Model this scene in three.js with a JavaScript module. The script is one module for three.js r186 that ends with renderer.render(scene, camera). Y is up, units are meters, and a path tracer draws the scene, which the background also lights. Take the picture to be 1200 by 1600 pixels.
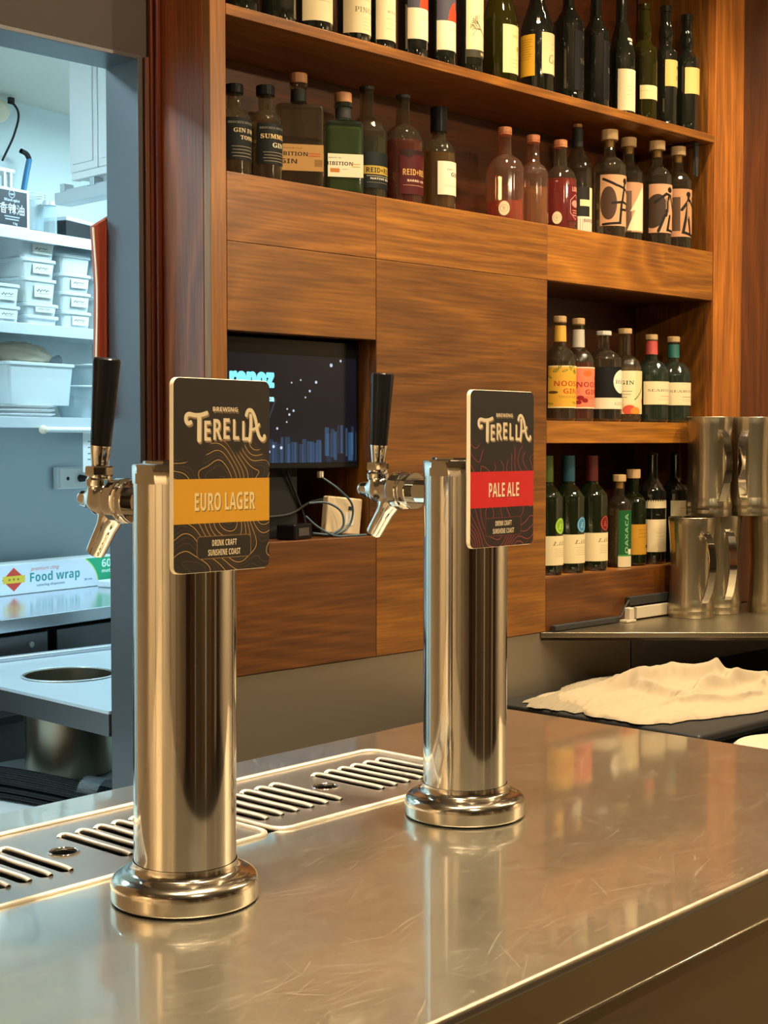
import * as THREE from 'three';
import { RoundedBoxGeometry } from 'three/addons/geometries/RoundedBoxGeometry.js';
import { mergeGeometries, mergeVertices, toCreasedNormals } from 'three/addons/utils/BufferGeometryUtils.js';
import { MarchingCubes } from 'three/addons/objects/MarchingCubes.js';
import { RectAreaLightUniformsLib } from 'three/addons/lights/RectAreaLightUniformsLib.js';
import { createNoise2D, createNoise3D } from 'simplex-noise';

// ---------------------------------------------------------------- camera, light, exposure
const scene = new THREE.Scene();
const EYE = 1.39, PITCH = Math.atan(110 / 2280);
const camera = new THREE.PerspectiveCamera(2 * Math.atan(800 / 2280) * 180 / Math.PI, 3 / 4, 0.05, 40);
camera.position.set(0, EYE, 0);
{ const c = Math.cos(PITCH) * Math.SQRT1_2; camera.lookAt(c, EYE - Math.sin(PITCH), -c); }
const renderer = new THREE.WebGLRenderer({ antialias: true });
renderer.toneMapping = THREE.LinearToneMapping;
renderer.toneMappingExposure = 1.03;
renderer.shadowMap.enabled = true;
renderer.shadowMap.type = THREE.PCFSoftShadowMap;
RectAreaLightUniformsLib.init();
scene.background = new THREE.Color(0x000000);
const WARM = new THREE.Color().setRGB(1.0, 0.79, 0.49);
const COOL = new THREE.Color().setRGB(0.58, 0.88, 1.0);
// [x, z, candela, cone half angle, aim x, aim z]
const DOWNLIGHTS = [
  [1.55, -1.1, 2, 0.7, 1.8, -2.2], [2.45, -1.05, 7, 0.7, 2.6, -2.2], [3.35, -1.0, 11, 0.7, 3.4, -2.2],
  [0.45, -0.75, 18, 0.8, 0.45, -0.75], [1.15, -0.8, 22, 0.8, 1.15, -0.8], [2.2, -0.7, 12, 0.8, 2.5, -0.9],
  [-1.7, -1.3, 34, 0.8, -2.6, -1.5], [-1.7, 0.4, 10, 0.8, -2.6, 0.3], [0.35, 0.55, 9, 0.8, 0.6, -0.6], [0.9, 2.7, 16, 0.9, 0.9, 3.4], [4.2, 1.0, 30, 0.8, 5.1, 1.0],  // customer-side lamp and front wall wash are added, unseen lights
  [1.66, -1.84, 4.5, 0.8, 1.66, -2.3], [2.44, -1.84, 8.5, 0.8, 2.44, -2.3], [3.22, -1.84, 8, 0.8, 3.22, -2.3], [4.0, -1.84, 4.5, 0.8, 4.0, -2.3],
];
const BAR_CEILING = 2.95;

// ---------------------------------------------------------------- helpers
let seedState = 1234567;
const rnd = () => { seedState |= 0; seedState = seedState + 0x6D2B79F5 | 0; let t = Math.imul(seedState ^ seedState >>> 15, 1 | seedState); t = t + Math.imul(t ^ t >>> 7, 61 | t) ^ t; return ((t ^ t >>> 14) >>> 0) / 4294967296; };
const noise2 = createNoise2D(rnd), noise3 = createNoise3D(rnd);
const used = {};
function numbered(n) { if (!(n in used)) { used[n] = 0; return n; } used[n]++; return n + '_' + String(used[n]).padStart(3, '0'); }
function shade(m) { m.castShadow = true; m.receiveShadow = true; return m; }
function thing(name, label, category, p = [0, 0, 0], turn = 0, group) {
  const o = new THREE.Group(); o.name = numbered(name); o.position.set(...p); o.rotation.y = turn;
  o.userData = { label, category }; if (group) o.userData.group = group; scene.add(o); return o;
}
function part(name, geo, mat, parent, label) {
  const m = shade(new THREE.Mesh(geo, mat)); m.name = name;
  if (label) m.userData.label = label; parent.add(m); return m;
}
function solo(name, label, category, geo, mat, p = [0, 0, 0], turn = 0, group) {
  const m = shade(new THREE.Mesh(geo, mat)); m.name = numbered(name); m.position.set(...p); m.rotation.y = turn;
  m.userData = { label, category }; if (group) m.userData.group = group; scene.add(m); return m;
}
function struct(name, geo, mat, parent) {
  const m = shade(new THREE.Mesh(geo, mat)); m.name = parent ? name : numbered(name);
  if (!parent) { m.userData = { kind: 'structure' }; scene.add(m); } else parent.add(m); return m;
}
const T = (g, x = 0, y = 0, z = 0) => g.translate(x, y, z);
function box(w, h, d, x = 0, y = 0, z = 0, r = 0.0015) {      // centre x, y, z
  const m = Math.min(w, h, d);
  return T(r > 0 && m > 0.002 ? new RoundedBoxGeometry(w, h, d, 2, Math.min(r, m * 0.45)) : new THREE.BoxGeometry(w, h, d), x, y, z);
}
function span(x0, x1, y0, y1, z0, z1, r = 0.0015) { return box(x1 - x0, y1 - y0, z1 - z0, (x0 + x1) / 2, (y0 + y1) / 2, (z0 + z1) / 2, r); }
function merge(...gs) {
  return mergeGeometries(gs.map((g) => { const q = g.index ? g.toNonIndexed() : g; for (const k of Object.keys(q.attributes)) if (!['position', 'normal', 'uv'].includes(k)) q.deleteAttribute(k); return q; }));
}
function planar(g, grain = 'h', ou = 0, ov = 0) {             // uv in metres, across the dominant face direction
  const p = g.attributes.position, n = g.attributes.normal, a = new Float32Array(p.count * 2);
  for (let i = 0; i < p.count; i++) {
    const x = p.getX(i), y = p.getY(i), z = p.getZ(i), nx = Math.abs(n.getX(i)), ny = Math.abs(n.getY(i)), nz = Math.abs(n.getZ(i));
    let u, v;
    if (ny > nx && ny > nz) { u = x; v = z; } else if (nx > nz) { u = z; v = y; } else { u = x; v = y; }
    if (grain === 'v') { const t = u; u = v; v = t; if (ny > nx && ny > nz) { u = z; v = x; } }
    a[2 * i] = u + ou; a[2 * i + 1] = v + ov;
  }
  g.setAttribute('uv', new THREE.BufferAttribute(a, 2)); return g;
}
function lathe(pts, seg = 40) { return new THREE.LatheGeometry(pts.map(([r, y]) => new THREE.Vector2(Math.max(r, 0.00001), y)), seg); }
function smoothLathe(pts, seg = 40, per = 6) {                // pts as [r, y, corner?]: smooth between corners
  const out = []; let run = [];
  const flush = () => { if (run.length > 2) { const c = new THREE.SplineCurve(run.map(([r, y]) => new THREE.Vector2(r, y))); out.push(...c.getPoints((run.length - 1) * per).map((v) => [v.x, v.y])); } else out.push(...run.map(([r, y]) => [r, y])); };
  pts.forEach((p, i) => { run.push(p); if (p[2] && i) { flush(); out.pop(); run = [p]; } }); flush();
  return toCreasedNormals(lathe(out, seg), 0.6);
}
function fineLathe(pts, seg) {                                // smooth all over, with tight rounds where a corner is marked
  const prof = smoothedProfile(pts), out = [];
  prof.forEach(([r, y], i) => { const c = pts.some((p) => p[2] && Math.abs(p[0] - r) < 1e-9 && Math.abs(p[1] - y) < 1e-9), a = prof[i - 1], b = prof[i + 1]; if (!c || !a || !b) return out.push([r, y]); const k = (q) => { const l = Math.hypot(q[0] - r, q[1] - y), m = Math.min(0.45, 0.0004 / Math.max(l, 1e-6)); return [r + (q[0] - r) * m, y + (q[1] - y) * m]; }; out.push(k(a), k(b)); });
  return lathe(out, seg);
}
function sweep(pts, radius, seg = 10, n = 40, closed = false) {
  const c = new THREE.CatmullRomCurve3(pts.map((p) => new THREE.Vector3(...p)), closed);
  return new THREE.TubeGeometry(c, n, radius, seg, closed);
}
function rrect(x0, y0, x1, y1, r, S = THREE.Shape) {
  const s = new S(); s.moveTo(x0 + r, y0); s.lineTo(x1 - r, y0); s.absarc(x1 - r, y0 + r, r, -Math.PI / 2, 0); s.lineTo(x1, y1 - r); s.absarc(x1 - r, y1 - r, r, 0, Math.PI / 2);
  s.lineTo(x0 + r, y1); s.absarc(x0 + r, y1 - r, r, Math.PI / 2, Math.PI); s.lineTo(x0, y0 + r); s.absarc(x0 + r, y0 + r, r, Math.PI, 1.5 * Math.PI); return s;
}
function canvas(w, h) { const c = document.createElement('canvas'); c.width = w; c.height = h; return [c, c.getContext('2d')]; }
function ctex(c, srgb = true, repeat = false) {
  const t = new THREE.CanvasTexture(c); if (srgb) t.colorSpace = THREE.SRGBColorSpace; t.magFilter = THREE.LinearFilter;
  if (repeat) t.wrapS = t.wrapT = THREE.RepeatWrapping; return t;
}
const lin = (r, g, b) => new THREE.Color().setRGB(r, g, b);
function std(color, roughness = 0.6, metalness = 0, extra = {}) { return new THREE.MeshPhysicalMaterial({ color, roughness, metalness, ...extra }); }

// ---------------------------------------------------------------- textures
function woodTexture(seed, dark, light, figure) {
  const N = 1024, M = 2.0, [c, g] = canvas(N, N), im = g.createImageData(N, N), TAU = Math.PI * 2;
  for (let j = 0; j < N; j++) for (let i = 0; i < N; i++) {
    const x = i / N, y = j / N, w = (f, k) => {                 // tileable in both directions by blending
      const a = noise3(x * M * f[0], y * M * f[1], k), b = noise3((x - 1) * M * f[0], y * M * f[1], k), t = Math.max(0, (x - 0.85) / 0.15);
      const a2 = noise3(x * M * f[0], (y - 1) * M * f[1], k), s = Math.max(0, (y - 0.85) / 0.15);
      return (a * (1 - t) + b * t) * (1 - s) + a2 * s;
    };
    const big = w([0.45, 2.4], seed), mid = w([1.3, 8], seed + 9), ring = (big * figure + mid * 0.42 + y * M * 9) % 1;
    const r1 = Math.pow(Math.abs(((ring + 10) % 1) - 0.5) * 2, 1.6);
    const fine = w([5, 150], seed + 3), pore = w([14, 420], seed + 5), tone = w([0.5, 1.6], seed + 20);
    let v = 0.5 + 0.22 * (r1 - 0.45) + 0.17 * tone + 0.17 * fine + (pore > 0.45 ? -0.16 * (pore - 0.45) / 0.55 : 0.0);
    v = Math.min(1, Math.max(0, v));
    const k = 4 * (j * N + i); for (let q = 0; q < 3; q++) im.data[k + q] = dark[q] + (light[q] - dark[q]) * v; im.data[k + 3] = 255;
  }
  g.putImageData(im, 0, 0); const t = ctex(c, true, true); t.repeat.set(1 / M, 1 / M); return t;
}
const woodA = woodTexture(11, [72, 39, 9], [200, 140, 58], 3.4), woodB = woodTexture(77, [64, 33, 11], [180, 114, 50], 1.6);
function scratchTexture(N, count, base, spread, bright, long) {
  const [c, g] = canvas(N, N), im = g.createImageData(N, N);
  for (let j = 0; j < N; j++) for (let i = 0; i < N; i++) {
    const v = base + spread * (0.6 * noise2(i / N * 5, j / N * 5) + 0.4 * noise2(i / N * 17 + 40, j / N * 17)), k = 4 * (j * N + i);
    im.data[k] = im.data[k + 1] = im.data[k + 2] = Math.max(0, Math.min(255, v)); im.data[k + 3] = 255;
  }
  g.putImageData(im, 0, 0);
  for (let i = 0; i < count; i++) {
    const x = rnd() * N, y = rnd() * N, a = (rnd() - 0.5) * 1.2 + (rnd() < 0.3 ? rnd() * 3 : 0), l = long * (0.15 + rnd() * rnd());
    g.strokeStyle = `rgba(${bright},${bright},${bright},${0.05 + 0.35 * rnd() * rnd()})`; g.lineWidth = 0.5 + rnd() * 1.1;
    g.beginPath(); g.moveTo(x, y); g.quadraticCurveTo(x + Math.cos(a) * l * 0.5 + (rnd() - 0.5) * 8, y + Math.sin(a) * l * 0.5 + (rnd() - 0.5) * 8, x + Math.cos(a) * l, y + Math.sin(a) * l); g.stroke();
  }
  const t = ctex(c, false, true); return t;
}
const scratchRough = scratchTexture(1024, 2600, 108, 5, 190, 150); scratchRough.repeat.set(1.6, 1.6);
const waveBump = (() => { const N = 512, [c, g] = canvas(N, N), im = g.createImageData(N, N), TAU = Math.PI * 2; for (let j = 0; j < N; j++) for (let i = 0; i < N; i++) { const a = i / N * TAU, b = j / N * TAU, q = noise3(Math.cos(a) * 0.9 + 3, Math.sin(a) * 0.9, Math.cos(b) * 0.9) + 0.5 * noise3(Math.sin(b) * 1.7, Math.cos(a) * 1.7 + 9, Math.sin(a) * 1.7); const k = 4 * (j * N + i); im.data[k] = im.data[k + 1] = im.data[k + 2] = 128 + 60 * q; im.data[k + 3] = 255; } g.putImageData(im, 0, 0); return ctex(c, false, true); })(); waveBump.repeat.set(0.9, 0.9);
const counterBump = (() => {                                    // long shallow dents and thousands of hairline scratches, as a height in 0..1
  const N = 1024, [c, g] = canvas(N, N), TAU = Math.PI * 2; g.fillStyle = '#808080'; g.fillRect(0, 0, N, N); g.lineCap = 'round';
  for (let i = 0; i < 5200; i++) { const x = rnd() * N, y = rnd() * N, main = rnd() < 0.7, a = main ? -0.2 + (rnd() - 0.5) * 0.8 : rnd() * TAU, l = (main ? 70 : 120) * (0.15 + rnd() * rnd()), v = rnd() < 0.5 ? 0 : 255; g.strokeStyle = `rgba(${v},${v},${v},${0.10 + 0.8 * rnd() * rnd() * rnd() * rnd()})`; g.lineWidth = 0.7 + rnd() * 0.7; g.beginPath(); g.moveTo(x, y); g.quadraticCurveTo(x + Math.cos(a) * l / 2 + (rnd() - 0.5) * 12, y + Math.sin(a) * l / 2 + (rnd() - 0.5) * 12, x + Math.cos(a) * l, y + Math.sin(a) * l); g.stroke(); }
  const s = g.getImageData(0, 0, N, N).data, f = new Float32Array(N * N * 4);
  for (let j = 0; j < N; j++) for (let i = 0; i < N; i++) {
    const a = i / N * TAU, b = j / N * TAU, k = 4 * (j * N + i);
    const q = noise3(Math.cos(a) * 0.9 + 3, Math.sin(a) * 0.9 + Math.sin(b) * 0.5, Math.cos(b) * 0.9) + 0.25 * noise3(Math.cos(a) * 2.1 + Math.sin(b), Math.sin(a) * 2.1 + 9, Math.cos(b) * 2.1);
    f[k] = f[k + 1] = f[k + 2] = 0.5 + 0.22 * q + 0.020 * (s[k] / 255 - 0.5); f[k + 3] = 1;
  }
  const t = new THREE.DataTexture(f, N, N, THREE.RGBAFormat, THREE.FloatType); t.magFilter = THREE.LinearFilter; t.wrapS = t.wrapT = THREE.RepeatWrapping; t.repeat.set(1.1, 1.1); t.needsUpdate = true; return t;
})();

// ---------------------------------------------------------------- materials
const wood = (tint, map = woodA, rough = 0.42) => std(tint, rough, 0, { map, clearcoat: 0.25, clearcoatRoughness: 0.3 });
const W = {
  golden: wood(lin(0.92, 0.80, 0.48)), rail: wood(lin(0.90, 0.76, 0.44)), panel: wood(lin(0.56, 0.47, 0.27)), lower: wood(lin(0.36, 0.26, 0.15)), red: wood(lin(0.92, 0.56, 0.38), woodB, 0.36),  // lower: darker boards, with the light falloff below also painted into the tint
  post: wood(lin(1.55, 1.40, 0.86), woodB), inner: wood(lin(0.44, 0.29, 0.18), woodB), bead: wood(lin(0.42, 0.16, 0.12), woodB, 0.4), edge: wood(lin(0.86, 0.72, 0.44)),  // inner: tint lowered to paint in the shade under the top shelf
};
const M = {
  counter: std(lin(0.70, 0.65, 0.54), 0.74, 1, { roughnessMap: scratchRough, bumpMap: counterBump, bumpScale: 0.0032, clearcoat: 1, clearcoatRoughness: 0.05 }),
  fascia: std(lin(0.52, 0.41, 0.24), 0.42, 0.9),
  satin: std(lin(0.78, 0.73, 0.64), 0.42, 0.75), flange: std(lin(0.70, 0.64, 0.55), 0.15, 1),
  mirror: std(lin(0.72, 0.68, 0.62), 0.085, 1), chrome: std(lin(0.78, 0.76, 0.73), 0.05, 1),
  brushed: std(lin(0.45, 0.40, 0.30), 0.30, 1), tray: std(lin(0.60, 0.57, 0.54), 0.32, 1, { bumpMap: waveBump, bumpScale: 0.0004 }),
  splash: std(lin(0.30, 0.26, 0.21), 0.42, 0.85), darkSteel: std(lin(0.20, 0.20, 0.21), 0.38, 0.9), jamb: std(lin(0.13, 0.13, 0.14), 0.34, 0.85), benchTop: std(lin(0.62, 0.68, 0.74), 0.16, 0.8),
  kitchenSteel: std(lin(0.68, 0.72, 0.76), 0.36, 0.6), kitchenWall: std(lin(0.40, 0.45, 0.48), 0.45, 0.6),
  black: std(lin(0.008, 0.008, 0.009), 0.2, 0, { specularIntensity: 0.28 }), blackMatt: std(lin(0.009, 0.009, 0.010), 0.7), rubber: std(lin(0.008, 0.008, 0.009), 0.55),
  cavity: std(lin(0.02, 0.018, 0.016), 0.8), cream: std(lin(0.80, 0.68, 0.50), 0.5), white: std(lin(0.78, 0.79, 0.79), 0.45), dull: std(lin(0.40, 0.35, 0.27), 0.6), paper: std(lin(0.72, 0.70, 0.64), 0.7),
  cork: std(lin(0.55, 0.36, 0.18), 0.75), corkDark: std(lin(0.34, 0.15, 0.06), 0.6), copper: std(lin(0.62, 0.24, 0.10), 0.5),
  wall: std(lin(0.74, 0.61, 0.45), 0.8), wallDark: std(lin(0.10, 0.080, 0.050), 0.8), floor: std(lin(0.045, 0.035, 0.028), 0.5), ceiling: std(lin(0.16, 0.13, 0.10), 0.9), header: std(lin(0.026, 0.015, 0.009), 0.6),
  kPaint: std(lin(0.66, 0.72, 0.72), 0.7), teal: std(lin(0.004, 0.022, 0.034), 0.35), red: std(lin(0.30, 0.045, 0.018), 0.38, 0, { clearcoat: 0.3, clearcoatRoughness: 0.3 }),
  wineGlass: std(lin(0.006, 0.007, 0.005), 0.05, 0, { clearcoat: 1, clearcoatRoughness: 0.02 }), greenGlass: std(lin(0.005, 0.009, 0.003), 0.05, 0, { clearcoat: 1, clearcoatRoughness: 0.02 }),
  glass: std(lin(0.66, 0.60, 0.44), 0.035, 0, { transmission: 0.98, thickness: 0, ior: 1.6 }), glassYellow: std(lin(0.30, 0.27, 0.03), 0.03, 0, { transmission: 0.96, thickness: 0, ior: 1.5 }),
  glassGreen: std(lin(0.42, 0.55, 0.45), 0.04, 0, { transmission: 0.975, thickness: 0, ior: 1.5 }), glassPink: std(lin(0.92, 0.62, 0.46), 0.04, 0, { transmission: 0.965, thickness: 0, ior: 1.5 }),
  tub: std(lin(0.80, 0.86, 0.88), 0.35, 0, { transmission: 0.35, thickness: 0 }), tubLid: std(lin(0.82, 0.88, 0.90), 0.35, 0, { transmission: 0.3, thickness: 0 }),
  towel: std(lin(0.33, 0.265, 0.185), 0.95, 0, { sheen: 0.4, sheenRoughness: 0.8 }), cableBlue: std(lin(0.035, 0.075, 0.11), 0.45),
};
function liquid(r, g, b, d = 0.05, tint = [1, 1, 1], tr = 1) { return std(lin(...tint), 0.0, 0, { transmission: tr, thickness: 0.06, ior: 1.34, attenuationColor: lin(r, g, b), attenuationDistance: d }); }
const L = { clear: liquid(0.93, 0.94, 0.9, 0.2), red: liquid(0.8, 0.05, 0.08, 0.08, [0.75, 0.04, 0.07], 0.7), deep: liquid(0.7, 0.12, 0.1, 0.06, [0.5, 0.06, 0.06], 0.8), pink: liquid(0.9, 0.35, 0.2, 0.06, [0.8, 0.22, 0.12], 0.8), olive: liquid(0.8, 0.72, 0.3, 0.10, [0.45, 0.42, 0.12], 0.8), straw: liquid(0.9, 0.72, 0.42, 0.10, [0.8, 0.6, 0.3], 0.9), green: liquid(0.55, 0.68, 0.55, 0.08, [0.2, 0.3, 0.2], 0.92), dark: liquid(0.15, 0.12, 0.1, 0.02) };

// ---------------------------------------------------------------- label atlas (flat print on the bottles)
const AW = 9, AH = 6, CW = 227, CH = 341;
const [atlasCanvas, A] = canvas(2048, 2048); A.fillStyle = '#e8dcc0'; A.fillRect(0, 0, 2048, 2048);
let cells = 0;
function cell(draw) {
  const i = cells++, x = (i % AW) * CW, y = Math.floor(i / AW) * CH; A.save(); A.beginPath(); A.rect(x, y, CW, CH); A.clip(); A.translate(x, y); draw(A); A.restore();
  return [(x + 1) / 2048, 1 - (y + CH - 1) / 2048, (x + CW - 1) / 2048, 1 - (y + 1) / 2048];
}
function text(g, s, x, y, px, color, font = 'bold sans-serif', sx = 1, align = 'center') {
  g.save(); g.translate(x, y); g.scale(sx, 1); const [w, f] = font.includes(' ') ? font.split(' ') : ['', font]; g.font = `${w} ${px}px ${f}`.trim(); g.fillStyle = color; g.textAlign = align; g.fillText(s, 0, 0); g.restore();
}
function fill(g, c, x = 0, y = 0, w = CW, h = CH) { g.fillStyle = c; g.fillRect(x, y, w, h); }
function lines(g, x, y, w, n, dy, c, h = 3) { for (let i = 0; i < n; i++) fill(g, c, x + (i % 2) * 6, y + i * dy, w - (i % 3) * 14, h); }
const plainCream = (t, y = 120, px = 34) => (g) => { fill(g, '#e2d5b4'); if (t) text(g, t, 130, y, px, '#4b4438', 'serif'); lines(g, 70, y + 40, 120, 3, 34, '#a89b80', 3); };
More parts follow.
